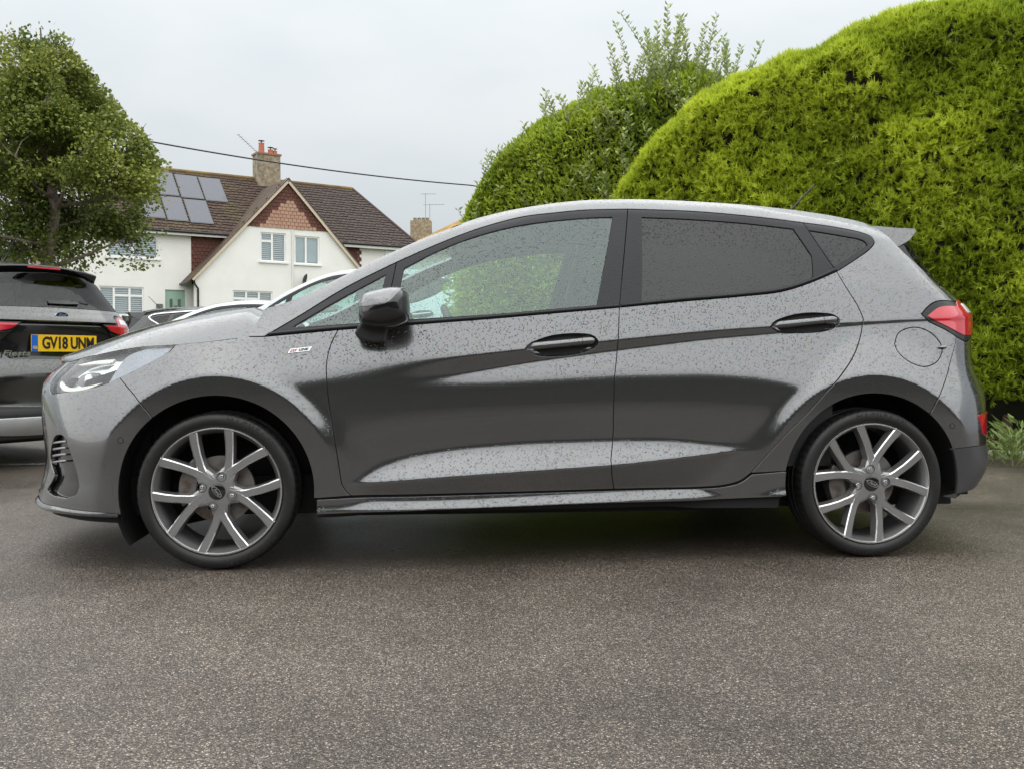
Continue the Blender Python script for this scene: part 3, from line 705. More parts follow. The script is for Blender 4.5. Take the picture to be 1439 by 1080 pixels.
    for j in range(-12, 13):
        b = j / 12; y = P0[1] * -b * (1.0 - .05 * 0); q = 1 - abs(b) ** 3
        cx = .06 * q; cz = .035 * (1 - b * b)
        rows.append([(P0[0] - .03 + .03 * q, y, P0[2] + .036 * (1 - b * b) - .002), (lerp(P0[0], tip.x, .55) + cx * .6, y * .985, lerp(P0[2], tip.z, .55) + cz - .006), (tip.x + cx, y * .93, tip.z + cz), (tip.x + cx + .006, y * .93, tip.z + cz - .010), (tipL.x + cx, y * .93, tipL.z + cz), (lerp(tipL.x, P1[0], .8) + cx * .4, y * 1.03, lerp(tipL.z, P1[2], .8) + cz * .6 - .012), (P1[0] - .10, y * 1.03, P1[2] + .05 + cz)])
    k = 7; V = [p for r_ in rows for p in r_]
    F = [(i * k + j, i * k + j + 1, (i + 1) * k + j + 1, (i + 1) * k + j) for i in range(24) for j in range(6)] + [tuple(range(7)), tuple(24 * 7 + j for j in range(7))]
    b = MB(); b.add(V, F); b.build('spoiler', m['gloss_black'] if cladding else B, car, smooth=38)
    b = MB(); b.box(tip.x + .052, tip.x + .072, -.13, .13, tip.z + .008, tip.z + .020); b.build('brake_light', m['red'], car, bevel=.004)
    # ---- nose
    hf = [(lerp(K[0], UC, t), lerp(K[1], zc, 1 - (1 - t) ** 1.6)) for t in np.linspace(0, 1, 10)]
    bot = uz((52.5, 704), (60, 711), (85, 717), (110, 720.5), (140, 722.5), (166, 723))
    fogr = [uz((93, 617), (93.5, 621), (100, 640), (107, 661), (111, 682)), uz((111, 682), (107, 693), (92, 699)), uz((92, 699), (75, 695), (66, 688)), uz((66, 688), (76, 668), (71, 645), (72, 628)), uz((72, 628), (77, 613), (86, 611), (93, 617))]
    gr_u = [[(UC, .675), (-.95, .67), (-.89, .65)], [(-.89, .65), (-.87, .60), (-.90, .50), (-.96, .42)], [(-.96, .42), (UC, .41)]]
    gr_l = [[(UC, .34), (-.86, .34)], [(-.86, .34), (-.84, .25)], [(-.84, .25), (UC, .24)]]
    low_c = (UC, .19)
    S().patch(D([lamp_low[3:], lamp_front, hf, [hf[-1], gr_u[0][0]], gr_u[0], gr_u[1], gr_u[2], [gr_u[2][-1], gr_l[0][0]], gr_l[0], gr_l[1], gr_l[2], [gr_l[2][-1], low_c], [low_c, (-.95, .185), bot[0]], bot, arc(0, A_bump, A_wing_f), seam_bumper[::-1]]), [D(fogr)], sides=(1, -1)).build('front_bumper', B, car)
    fb = S().patch(D(fogr), off=-.022, gap=-.004, rim=.001).pair('fog_surround', m['gloss_black'], car)
    fg = [uz((76, 614), (86, 612.5), (93, 619)), uz((93, 619), (91, 640), (85, 668)), uz((85, 668), (77.5, 661), (70.6, 651)), uz((70.6, 651), (72, 628.5), (76, 614))]
    ru = S().patch(D(gr_u + [[gr_u[2][-1], gr_u[0][0]]]), off=-.03, gap=0, rim=.001, sides=(1, -1)).build('grille', m['black'], car)
    S().patch(D(gr_l + [[gr_l[2][-1], gr_l[0][0]]]), off=-.03, gap=0, rim=.001, sides=(1, -1)).build('lower_grille', m['black'], car)
    for zz in np.arange(.44, .66, .03):
        pts = [SF.P(u, zz, -.012)[0] for u in np.linspace(UC, -.905, 14)]; pts = [p * [1, -1, 1] for p in pts[:0:-1]] + pts
        MB().tube(pts, .006, 6).build('grille_bar', m['gloss_black'], car, smooth=60)
    for yy in (620, 629, 638, 647):
        pts = [SF.P(*q, -.006)[0] for q in catmull(uz((73, yy + 2), (82, yy + .5), (91, yy)), .01)]
        for sd, o in zip((1, -1), fb): MB().tube([tuple(p * [1, sd, 1]) for p in pts], .0045, 6).build('fog_bar', m['rim'], o, smooth=60)
    # splitter lip
    lip = catmull([bot[k] for k in (5, 4, 3, 2, 1, 0)] + [(-1.1, .188), low_c], .03)
    L0 = [SF.P(u, z + .004, .004)[0] for u, z in lip]; rows = []
    for i, p in enumerate(L0):
        t = min(1, i / (len(L0) * .5)); nv = SF.N(*lip[i])[0]; h = np.array([nv[0], nv[1], 0]); h /= np.linalg.norm(h)
        rows.append([p + [0, 0, .014 * t + .003], p + h * .009 * t + [0, 0, .004 * t], p + h * .012 * t + [0, 0, -.004], p + [0, 0, -.012], p - h * .05 + [0, 0, -.014]])
    rows = rows + [[q * [1, -1, 1] for q in r_] for r_ in rows[-2::-1]]
    grid_mesh('splitter', [[tuple(q) for q in r_] for r_ in rows], m['clad'] if cladding else B, car, flip=True)
    lw = [SF.P(u, z, -.035)[0] for u, z in lip]
    rows = [[p + [0, 0, .01], p + [0, 0, -.035 + .0 * i]] for i, p in enumerate(lw)]; rows += [[q * [1, -1, 1] for q in r_] for r_ in rows[-2::-1]]
    grid_mesh('undertray_edge', [[tuple(q) for q in r_] for r_ in rows], m['black'], car, flip=True)
    for px, py, nm in ((169.5, 618.5, 'parking_sensor'), (1338, 598, 'parking_sensor')):
        q = uz((px, py))[0]; p = SF.P(*q)[0]; n = SF.N(*q)[0]
        for sd in (1, -1):
            b = MB(); b.lathe([(.0005, .0012), (.0085, .001), (.0092, -.004)], 20, axis='Z'); M = Vector((n[0], n[1] * sd, n[2])).to_track_quat('Z', 'Y').to_euler()
            b.build(nm, B, car, loc=(p[0], p[1] * sd, p[2]), rot=M, smooth=50)
            b = MB(); b.lathe([(.0095, .0003), (.0115, .0002), (.0118, -.004)], 20, axis='Z'); b.build('sensor_ring', m['trim'], car, loc=(p[0], p[1] * sd, p[2]), rot=M)
    # headlights
    hl_out = D([lamp_top, lamp_low, lamp_front])
    hb = S().patch(hl_out, off=-.045, gap=-.003, rim=.001, du=.012, dz=.01).pair('headlight', m['lamp_dark'], car)
    def lampbit(nm, segs, off, mt, rim=.004):
        for a_, o in zip(S().patch(D(segs), off=off, gap=0, rim=rim, du=.01, dz=.008).pair(nm, mt, car), hb): a_.parent = o
    for a_, o in zip(S().patch(hl_out, off=-.002, gap=.001, rim=.003, du=.012, dz=.01).pair('lens', m['lens'], car), hb): a_.parent = o
    lampbit('reflector', [uz((88, 541), (95, 526), (112, 513), (150, 503), (166, 504)), uz((166, 504), (158, 516), (142, 531)), uz((142, 531), (120, 541), (88, 541))], -.038, m['lamp_chrome'])
    lampbit('day_light', [uz((82, 533), (80, 538), (84, 546), (92, 548), (118, 545), (140, 536)), uz((140, 536), (118, 541), (93, 543), (86, 538), (82, 533))], -.012, m['drl'], .012)
    lampbit('upper_strip', [uz((107, 511), (130, 506), (158, 503.5)), uz((158, 503.5), (156, 507), (128, 509.5), (107, 511))], -.010, m['drl'], .01)
    lampbit('projector', [uz((100, 536), (103, 524), (118, 518), (131, 519)), uz((131, 519), (127, 534), (116, 540), (100, 536))], -.030, m['gloss_black'])
    lampbit('projector_lens', [uz((113, 534), (114, 524), (121, 522)), uz((121, 522), (122, 531), (118, 537), (113, 534))], -.020, m['lens_bright'], .01)
    lampbit('side_reflector', [uz((122, 540), (150, 514), (170, 503)), uz((170, 503), (160, 519), (147, 534), (122, 540))], -.020, m['lamp_chrome'], .01)
    lampbit('indicator_panel', [uz((150, 536), (172, 503), (200, 490), (240, 486)), uz((240, 486), (234, 493), (193, 515.5), (150, 536))], -.012, m['lamp_grey'], .01)
    # ---- tail
    tl = [lampr_top, lampr_low, [lampr_low[-1], uw(.64, .862), uw(.52, .895), uw(.39, .912)], [uw(.39, .912), uw(.32, .966)], [uw(.32, .966), uw(.475, .968)], [uw(.475, .968), uw(.49, 1.01), uw(.55, 1.035), lampr_top[0]]]
    tb_ = S().patch(D(tl), off=.0005).pair('tail_light', m['lamp_border'], car)
    red = [uz((1303, 444.5), (1320, 432.5), (1345, 431)), [uz((1345, 431))[0], uw(.66, 1.005), uw(.56, 1.022), uw(.505, 1.0)], [uw(.505, 1.0), uw(.49, .955)], [uw(.49, .955), uw(.35, .954)], [uw(.35, .954), uw(.40, .922), uw(.56, .888), uw(.66, .872)], [uw(.66, .872)] + uz((1352, 470), (1328, 457.5), (1303, 444.5))]
    for a_, o in zip(S().patch(D(red), off=.004, gap=0, rim=.006, du=.008, dz=.006).pair('red_lens', m['red'], car), tb_): a_.parent = o
    rev = [[uw(.64, .998), uw(.545, 1.004)], [uw(.545, 1.004), uw(.53, .968)], [uw(.53, .968), uw(.65, .962)], [uw(.65, .962), uw(.64, .998)]]
    for a_, o in zip(S().patch(D(rev), off=.007, gap=0, rim=.006).pair('reversing_lens', m['lens_bright'], car), tb_): a_.parent = o
    tg = [[(UT, 1.074), uw(.60, 1.068)], [uw(.60, 1.068), tail_edge[3], tail_edge[4]], [tail_edge[4], lampr_top[0]], [lampr_top[0], uw(.55, 1.037), uw(.49, 1.012), uw(.473, .970)], [uw(.473, .970), (UT, .970)], [(UT, .970), (UT, 1.074)]]
    S().patch(D(tg), off=lambda u, z: .012 * sstep((1.02 - z) / .04), sides=(1, -1)).build('tailgate', B, car)
    rp = [[(UT, .966), uw(.32, .964)], [uw(.32, .964), uw(.385, .91)], [uw(.385, .91), uw(.47, .80), uw(.40, .73)], [uw(.40, .73), (UT, .725)], [(UT, .725), (UT, .966)]]
    S().patch(D(rp), off=-.018, gap=-.001, sides=(1, -1)).build('tailgate_panel', m['gloss_black'] if cladding else B, car)
    rb_bot = uz((1367, 687.5), (1350, 692.5), (1333, 696), (1326, 696.5))
    split = uz((1337, 631), (1360, 628), (1381, 624.5)); sc_ = (UT, .40)
    up_side = [uw(.64, .862), uw(.52, .893), uw(.39, .907)]
    S().patch(D([seam_rear, arc(XR, A_q_b, ang(split[0], XR)), split, [split[-1], sc_], [sc_, (UT, .722)], [(UT, .722), uw(.40, .727)], [uw(.40, .727), uw(.475, .80), uw(.39, .907)], up_side[::-1], [up_side[0], lampr_low[4], lampr_low[3]]]), sides=(1, -1)).build('rear_bumper', B, car)
    S().patch(D([split, [split[-1], sc_], [sc_, (UT, .22)], [(UT, .22), uw(.55, .225), rb_bot[0]], rb_bot, arc(XR, A_rb, ang(split[0], XR))]), sides=(1, -1), off=-.001).build('rear_valance', m['clad'] if cladding else m['valance'], car)
    sk = [[(UT, .35), uw(.50, .345)], [uw(.50, .345), uw(.57, .29), uw(.60, .235)], [uw(.60, .235), (UT, .225)], [(UT, .225), (UT, .35)]]
    S().patch(D(sk), off=.012, gap=0, sides=(1, -1)).build('diffuser', m['silver_paint'], car)
    rl = [uz((1374, 583), (1378, 594), (1381, 609)), [uz((1381, 609))[0], uw(.60, .45), uw(.60, .56)], [uw(.60, .56), uz((1374, 583))[0]]]
    S().patch(D(rl), off=.003, gap=0).pair('reflector', m['red'], car)
    # ---- things carried by the shell
    inner = D([[(-.5, .25), (-.36, .25)], arc(0, 187, -7, .372), [(.38, .2), (2.12, .2)], arc(XR, 190, -10, .372), [(2.86, .24), (3.05, .5)], [(3.05, .5), (3.05, .93), (2.7, .98)], [(2.7, .98), (2.1, .98), (1.5, .94), (.6, .86)], [(.6, .86), (.2, .835), (-.15, .80), (-.55, .70)], [(-.55, .70), (-.5, .25)]])
    S().patch(inner, off=-.017, gap=0, rim=.001, du=.05, dz=.03).pair('inner_shell', m['black'], car)
    S().patch(D([[(.42, .845), (.42, .35)], [(.42, .35), (2.35, .35)], [(2.35, .35), (2.35, .99)], [(2.35, .99), (1.5, .945), (.42, .845)]]), off=-.09, gap=0, rim=.09, du=.06, dz=.04).pair('door_lining', m['cabin'], car)
    # roof lining and pillars seen through the glass
    grid_mesh('headlining', [[(x, y * .985, z - .03) for x, y, z in r_] for r_ in span(rf, .05, -.05, .030, .034)], m['lining'], car)
    b = MB(); b.box(-.45, 2.95, -.62, .62, .17, .32); b.box(.44, 2.05, -.74, .74, .178, .24); b.build('floor_pan', m['black'], car)  # wider second box added to block hedge light and darken the ground beneath
    b = MB(); b.box(-.62, -.30, -.60, .60, .22, .70); b.build('front_crash_bar', m['black'], car)
    b = MB(); b.box(2.4, 3.06, -.56, .56, .20, .90); b.build('boot_box', m['black'], car)
    b = MB(); b.box(-.30, .36, -.56, .56, .32, .78); b.build('engine_bay', m['black'], car)
    for xc in (XF, XR):
        for sd in (1, -1):
            b = MB(); n = 28; lo_, hi_ = (-8, 212) if xc == XF else (-4, 186); a = [R(lo_ + (hi_ - lo_) * k / n) for k in range(n + 1)]
            b.add([(xc + .372 * math.cos(t), y * sd, ZH + .372 * math.sin(t)) for t in a for y in (-.842, -.55)], [(2 * k, 2 * k + 1, 2 * k + 3, 2 * k + 2) for k in range(n)])
            c0 = len(b.v); b.add([(xc + .372 * math.cos(t), -.55 * sd, ZH + .372 * math.sin(t)) for t in a], [tuple(range(n + 1))])
            b.build('arch_liner', m['black'], car, smooth=60)
    b = MB(); b.prism([(.36, .86), (.30, .60), (.55, .52), (.80, .60), (.82, .78), (.70, .88), (.45, .905)], -.66, .66); b.build('dashboard', m['cabin'], car, bevel=.02)
    if seats:
        for y in (-.36, .36):
            b = MB(); b.prism([(.98, .36), (1.46, .33), (1.50, .47), (1.02, .53)], y - .24, y + .24); b.build('front_seat_cushion', m['seat'], car, bevel=.04)
            b = MB(); b.prism([(1.42, .42), (1.54, .42), (1.76, 1.00), (1.70, 1.06), (1.62, 1.04)], y - .235, y + .235); b.build('front_seat_back', m['seat'], car, bevel=.04)
            b = MB(); b.prism([(1.69, 1.08), (1.78, 1.07), (1.82, 1.25), (1.76, 1.28), (1.71, 1.25)], y - .13, y + .13); b.build('headrest', m['seat'], car, bevel=.03)
        b = MB(); b.prism([(1.98, .40), (2.40, .36), (2.44, .50), (2.02, .54)], -.6, .6); b.build('rear_seat_cushion', m['seat'], car, bevel=.04)
        b = MB(); b.prism([(2.38, .45), (2.50, .45), (2.64, 1.02), (2.56, 1.04)], -.6, .6); b.build('rear_seat_back', m['seat'], car, bevel=.04)
        b = MB(); n = 28; c = Vector((.93, .36, .86)); ax = Matrix.Rotation(R(-24), 3, 'Y')
        b.tube([c + ax @ Vector((0, .185 * math.cos(2 * math.pi * k / n), .185 * math.sin(2 * math.pi * k / n))) for k in range(n + 1)], .015, 8, False)
        for a in (90, 210, 330): b.tube([c + Vector((-.03, 0, 0)), c + ax @ Vector((0, .18 * math.cos(R(a)), .18 * math.sin(R(a))))], .016, 6)
        b.tube([c + Vector((-.02, 0, 0)), c + Vector((-.3, 0, -.1))], .04, 8); b.build('steering_wheel', m['cabin'], car, smooth=50)
        b = MB(); b.box(.80, .83, -.12, .12, 1.26, 1.33); b.build('rear_view_mirror', m['cabin'], car, bevel=.01)
    # ---- door mirrors
    cx_, cz_ = atY(538, 431, -.07)[0], atY(538, 431, -.07)[2]
    pts = [(504, 426), (511, 414), (531, 407), (554, 403.5), (566, 405), (573.5, 412), (576, 427), (574.5, 449), (564, 456.5), (546, 461), (522, 461), (507, 456), (502.5, 444)]
    ol = catmull([(atY(a, b_, -.07)[0] - cx_, atY(a, b_, -.07)[2] - cz_) for a, b_ in pts + pts[:1]], .008)[:-1]
    ys = [-.178, -.173, -.162, -.147, -.127, -.10, -.07, -.03, .02, .05]; scl = [.18, .42, .62, .77, .88, .95, .99, 1.0, .94, .85]; shf = [.012, .010, .007, .004, .001, 0, 0, 0, .0, .004]
    for sd in (1, -1):
        T_ = lambda p: (p[0], (p[1] - YC) * sd, p[2])
        rows = loft_cap((cx_, cz_), ol, ys, scl, shf); n = len(ol)
        b = MB(); b.add([T_(p) for r_ in rows for p in r_], [(i * n + j, i * n + (j + 1) % n, (i + 1) * n + (j + 1) % n, (i + 1) * n + j) for i in range(len(rows) - 1) for j in range(n)] + [tuple(range(n)), tuple((len(rows) - 1) * n + j for j in range(n))])
        mir = b.build('door_mirror', m['gloss_black'], car, smooth=50)
        js = [j for j in range(n) if ol[j][1] > .004 + .045 * (ol[j][0] + .09) / 2 - .012 and ol[j][0] < .078]
        j0 = next(j for j in js if (j - 1) % n not in js); order = []
        j = j0
        while j % n in js and len(order) < n: order.append(j % n); j += 1
        rc_ = loft_cap((cx_, cz_), ol, ys, [s_ * 1.022 for s_ in scl], shf); k = len(order)
        b = MB(); b.add([T_(Vector((p[0], p[1] - .003, p[2]))) for r_ in rc_ for p in (r_[q] for q in order)], [(i * k + j, i * k + j + 1, (i + 1) * k + j + 1, (i + 1) * k + j) for i in range(len(rc_) - 1) for j in range(k - 1)] + [tuple(range(k))])
        cpo = b.build('mirror_cap', m['mirror_paint'], mir, smooth=50)
        sp_ = [atY(a, b_, -.03) for a, b_ in ((508, 452), (502, 460), (498, 468), (502, 475), (512, 479.5), (527, 482), (540, 481), (542, 471), (546, 459))]
        b = MB(); b.prism([(p[0], p[2]) for p in sp_], -.03, .075); b.v = [T_(p) for p in b.v]; b.build('mirror_foot', m['satin_black'], mir, bevel=.008)
    # ---- aerial, badge
    b = MB(); q = atY(1099, 292, YC); e_ = atY(1127, 255, YC); zr = EP[np.argmin(abs(EP[:, 0] - q[0]))][2] + .035
    b.tube([(q[0] - .02, 0, zr), (q[0] + .0, 0, zr + .02), (q[0] + .16, 0, zr + .19)], [.012, .006, .0028], 8); b.build('aerial', m['satin_black'], car, smooth=60)
    if near:
        cs = uz((405, 496.5), (434.5, 493.5), (438, 488.5), (409, 490.8)); P4 = [Vector(SF.P(u, z, .0015)[0]) for u, z in cs]
        o_, ex, ey = P4[0], P4[1] - P4[0], P4[3] - P4[0]; nn_ = ex.cross(ey).normalized()
        def plate_quad(nm, a0, a1, b0, b1, h, mt, par):
            v = [o_ + ex * a + ey * b_ + nn_ * hh for hh in (-.004, h) for a, b_ in ((a0, b0), (a1, b0), (a1, b1), (a0, b1))]
            g = MB(); g.add(v, [(0, 1, 2, 3), (4, 5, 6, 7), (0, 1, 5, 4), (1, 2, 6, 5), (2, 3, 7, 6), (3, 0, 4, 7)]); return g.build(nm, mt, par)
        bd = plate_quad('trim_badge', 0, 1, 0, 1, .002, m['chrome'], car); plate_quad('badge_red', .04, .34, .1, .9, .0025, m['badge_red'], bd); plate_quad('badge_white', .36, .97, .1, .9, .0025, m['silver_paint'], bd)
        for txt, a, mt in (('ST', .19, m['silver_paint']), ('LINE', .66, m['black'])):
            me = text_mesh(txt, .0135, .0002, .2, 1.0, .0004); exn = ex.normalized(); eyn = nn_.cross(exn)
            g = MB(); g.add([o_ + ex * a + ey * .5 + exn * v.co.x * 1.2 + eyn * v.co.y + nn_ * (.0031 + v.co.z) for v in me.vertices], [tuple(p.vertices) for p in me.polygons]); g.build('badge_lettering', mt, bd); bpy.data.meshes.remove(me)
    # tail writing
    xt = SF.P(UT, .85)[0][0]
    def flat(me_, y, z, x): return [(x - v.co.z, -v.co.x * -1 * 1 + y if False else y + v.co.x * -1 * -1, z + v.co.y) for v in me_.vertices]
    if plate:
        xs_ = xt - .012; zp = .828
        def rbox(nm, y0, y1, z0, z1, x, mt, par, th=.006):
            g = MB(); g.box(x - th, x, y0, y1, z0, z1); return g.build(nm, mt, par, bevel=.0015)
        # seen from behind, +y is to the right
        pl = rbox('number_plate', -.26, .26, zp - .0555, zp + .0555, xs_ + .006, m['plate_yellow'], car)
        rbox('plate_band', -.2585, -.21, zp - .054, zp + .054, xs_ + .0075, m['plate_blue'], pl)
        for txt, y, z, s_, mt, bold in ((plate, .03, zp - .001, .108, m['black'], .0030), ('GB', -.234, zp - .03, .026, m['plate_yellow'], .0006)):
            me = text_mesh(txt, s_, .0008, 0, .95 if len(txt) > 3 else 1, bold); xs = [v.co.x for v in me.vertices]; k = (.415 if len(txt) > 3 else .034) / (max(xs) - min(xs))
            g = MB(); g.add([(xs_ + .0085 + v.co.z, y + v.co.x * k, z + v.co.y) for v in me.vertices], [tuple(p.vertices) for p in me.polygons]); g.build('plate_lettering', mt, pl); bpy.data.meshes.remove(me)
        yb = SF.P(UT, 1.02)[0][0] + .002
        badge(car, .052, Matrix.Translation((yb + .008, 0, 1.018)) @ Matrix(((0, 0, 1, 0), (1, 0, 0, 0), (0, 1, 0, 0), (0, 0, 0, 1))), m)
        me = text_mesh('Fiesta', .062, .0015, .25, 1.05, .001); g = MB(); k = 1.35; xq = SF.P(*uw(.30, .755))[0][0]
        g.add([(xq + .002 - .0 + v.co.z, -.36 + v.co.x * k, .76 + v.co.y * .75) for v in me.vertices], [tuple(p.vertices) for p in me.polygons]); g.build('model_lettering', m['silver'], car); bpy.data.meshes.remove(me)
        # wiper
        g = MB(); xw = SF.P(UT, 1.10)[0][0]; 
        g.prism([(-.045, 1.10), (-.04, 1.135), (.02, 1.15), (.15, 1.135), (.21, 1.115), (.21, 1.105), (.10, 1.10)], xw - .05, xw + .012, lambda a, b_, d: (d - .06 * max(0, (b_ - 1.1) / .05), a, b_)); g.build('rear_wiper', m['satin_black'], car, bevel=.004)
        g = MB(); g.tube([(xw - .02, .15, 1.122), (xw - .03, .30, 1.108)], .008, 6); g.build('wiper_blade', m['satin_black'], car)
    # ---- wheels
    w0 = make_wheel(car, m, Q, det)
    w0.location = (XF, -.843, ZH); w0.rotation_euler = (0, R(30.5), 0)
    for x, sd, ro in ((XR, 1, 8), (XF, -1, 12), (XR, -1, 50)):
        w = w0.copy(); COL.objects.link(w); w.parent = car; w.location = (x, -.843 * sd, ZH); w.rotation_euler = (0, R(ro), 0 if sd > 0 else math.pi)
        for c in list(w0.children):
            k = c.copy(); COL.objects.link(k); k.parent = w
    return car
# ------------------------------------------------------------------ materials of the cars
def simple(name, col, rough=.5, metal=0, bump=None, **k):
    t = NT(name); n = t.noise(14, 4); t.set(Base_Color=t.mixc(n, tuple(c * .85 for c in col), tuple(min(1, c * 1.12) for c in col)), Roughness=rough, Metallic=metal, **k)
    if bump: t.set(Normal=t.bump(t.noise(bump[0], 3), bump[1], bump[2]))
    return t.m
def drop_black(name, col, rough):
    t = NT(name); d = t.droplets(150, .5); t.set(Base_Color=(*col, 1), Roughness=rough, Normal=t.bump(d, .5, .002), Specular_IOR_Level=.32); return t.m
def tyre_mat():
    t = NT('tyre rubber'); n = t.noise(30, 5); t.set(Base_Color=t.ramp(n, [(.3, (.005, .0052, .0055)), (.75, (.010, .0095, .009))]), Roughness=t.ramp(t.noise(9, 3), [(.3, .42), (.7, .62)]), Normal=t.bump(t.noise(260, 2), .15, .002)); return t.m
def dirty_metal(name, col, rough):
    t = NT(name); n = t.noise(22, 6); t.set(Base_Color=t.mixc(t.ramp(n, [(.45, 0), (.7, 1)]), col, (.10, .06, .04)), Roughness=rough, Metallic=.7); return t.m
BASE = dict(
    trim=drop_black('window trim black', (.014, .0145, .017), .3), glass=glass('green tinted glass', (.72, .90, .86), f0=.115), privacy=glass('privacy glass', (.045, .05, .052), f0=.135),
    black=mat('flat black', (.008, .008, .008), .8), satin_black=simple('satin black plastic', (.014, .014, .015), .42), gloss_black=simple('gloss black', (.010, .010, .011), .12, Coat_Weight=.6),
    chrome=simple('chrome', (.85, .86, .88), .12, 1), silver=simple('brushed silver', (.6, .61, .62), .3, 1), silver_paint=simple('silver paint', (.62, .64, .65), .35), disc=dirty_metal('cast iron disc', (.20, .19, .18), .5), mirror_black=drop_black('wet gloss black', (.018, .018, .02), .1), mirror_paint=paint('mirror dark paint', (.17, .17, .173)),
    rim=simple('alloy wheel grey', (.32, .32, .325), .3, .7, Coat_Weight=.3), rim_dark=simple('alloy barrel grey', (.34, .34, .345), .3, .75), machined=simple('machined alloy', (.8, .8, .8), .22, 1),
    tyre=tyre_mat(), tyre_text=simple('tyre lettering rubber', (.014, .014, .015), .45), red=simple('red lamp lens', (.52, .010, .028), .1, Coat_Weight=.8), badge_blue=simple('badge blue', (.01, .03, .14), .15), badge_red=simple('badge red', (.5, .02, .03), .3),
    lens=glass('clear lamp lens', (.93, .95, .96)), lens_bright=simple('clear inner lens', (.75, .77, .78), .12, .3), lamp_dark=simple('lamp bowl', (.26, .26, .27), .35, .3), lamp_chrome=simple('lamp reflector', (.78, .80, .81), .22, .85), lamp_grey=simple('lamp side panel', (.30, .31, .34), .3, .5, bump=(60, .5, .004)), lamp_border=drop_black('lamp border black', (.02, .02, .022), .2),
    drl=simple('day light guide', (.82, .82, .72), .25), cabin=simple('cabin plastic', (.03, .031, .033), .6), seat=simple('seat cloth', (.035, .036, .04), .85, bump=(300, .3, .002)), lining=simple('headlining cloth', (.35, .35, .34), .9),
    clad=simple('black cladding', (.02, .02, .021), .5, bump=(400, .2, .001)), valance=simple('dark bumper lower', (.045, .046, .048), .35), plate_yellow=simple('plate yellow', (.80, .50, .01), .35), plate_blue=simple('plate blue', (.01, .12, .55), .35))
M_MAIN = dict(BASE, paint=paint('magnetic grey paint', (.155, .158, .163)))
main_car = make_car('parked_car', 'dark grey five-door hatchback parked side-on, wet with rain', M_MAIN, (0, YC, 0))
# ------------------------------------------------------------------ ground
def gp(px, depth): p = at(px, 503.4, depth); return Vector((p.x, p.y, 0))
RC = Vector((math.cos(YAW), -math.sin(YAW), 0)); FC = Vector((math.sin(YAW), math.cos(YAW), 0))
CAM = Vector((CX, -CD, 0))
def cw(r, d, z=0): return CAM + RC * r + FC * d + Vector((0, 0, z))    # metres right of / ahead of the viewpoint
def asphalt():
    t = NT('wet asphalt'); tc_ = t.tc()
    v = t.node('ShaderNodeTexVoronoi', {'Vector': tc_, 'Scale': 250.0, 'Randomness': 1.0}); c = t.node('ShaderNodeSeparateColor', {0: v.outputs['Color']})
    stone = t.ramp(c.outputs[0], [(0, (.046, .038, .031)), (.40, (.102, .084, .069)), (.72, (.175, .146, .121)), (.93, (.30, .255, .212)), (1, (.52, .465, .40))])
    gapd = t.ramp(v.outputs['Distance'], [(.30, 1.0), (.62, .45)])
    v2 = t.node('ShaderNodeTexVoronoi', {'Vector': tc_, 'Scale': 520.0}); c2 = t.node('ShaderNodeSeparateColor', {0: v2.outputs['Color']})
    fine = t.ramp(c2.outputs[1], [(0, .55), (1, 1.5)])
    big = t.noise(.55, 4, .6); med = t.noise(5, 4, .6)
    col = t.mixc(1.0, t.mixc(1.0, stone, gapd, 'MULTIPLY'), fine, 'MULTIPLY')
    wet = t.ramp(big, [(.36, .55), (.50, .95), (.64, 1.2)]); col = t.mixc(1.0, col, wet, 'MULTIPLY')
    col = t.mixc(1.0, col, t.ramp(med, [(.3, (.90, .87, .84)), (.7, (1.12, 1.1, 1.1))]), 'MULTIPLY')
    h = t.math('ADD', t.math('MULTIPLY', v.outputs['Distance'], -.5), t.math('MULTIPLY', c.outputs[1], .6))
    t.set(Base_Color=col, Roughness=t.ramp(big, [(.35, .26), (.62, .46)]), Specular_IOR_Level=.55, Normal=t.bump(h, .75, .005)); return t.m
ASPH = asphalt()
n = 24; ring = [4, 9, 20, 45, 100, 250, 900]
v = [(CX, 3, 0)]; f = []
for r_ in ring: v += [(CX + r_ * math.cos(2 * math.pi * k / n), 3 + r_ * math.sin(2 * math.pi * k / n), 0) for k in range(n)]
f += [(0, 1 + k, 1 + (k + 1) % n) for k in range(n)] + [(1 + i * n + k, 1 + (i + 1) * n + k, 1 + (i + 1) * n + (k + 1) % n, 1 + i * n + (k + 1) % n) for i in range(len(ring) - 1) for k in range(n)]
tag(mesh('ground', v, f, ASPH), kind='structure')
def grassmat(name, a, b):
    t = NT(name); t.set(Base_Color=t.mixc(t.noise(3, 5), a, b), Roughness=.8, Normal=t.bump(t.noise(40, 3), .4, .02)); return t.m
# painted bay lines seen beyond the bonnet
def strip(name, p, q, w, z, m, kind='structure'):
    p, q = Vector(p), Vector(q); d = (q - p).normalized(); s_ = Vector((-d.y, d.x, 0)) * w / 2
    return tag(mesh(name, [p - s_ + Vector((0, 0, z)), p + s_ + Vector((0, 0, z)), q + s_ + Vector((0, 0, z)), q - s_ + Vector((0, 0, z))], [(0, 3, 2, 1)], m), kind=kind)
linem = NT('worn road paint'); linem.set(Base_Color=linem.mixc(linem.ramp(linem.noise(30, 5), [(.42, 0), (.6, 1)]), (.62, .61, .58), (.12, .115, .11)), Roughness=.6); linem = linem.m
strip('bay_line', cw(-4.6, 6.9), cw(-2.2, 7.2), .10, .004, linem)
# bank in front of the houses and the far garden level
bank = [cw(-60, 24), cw(60, 24), cw(60, 34, 1.5), cw(-60, 34, 1.5), cw(90, 160, 1.7), cw(-90, 160, 1.7)]
tag(mesh('garden_bank', bank, [(0, 1, 2, 3), (3, 2, 4, 5)], grassmat('lawn', (.05, .08, .02), (.09, .11, .035))), kind='structure')

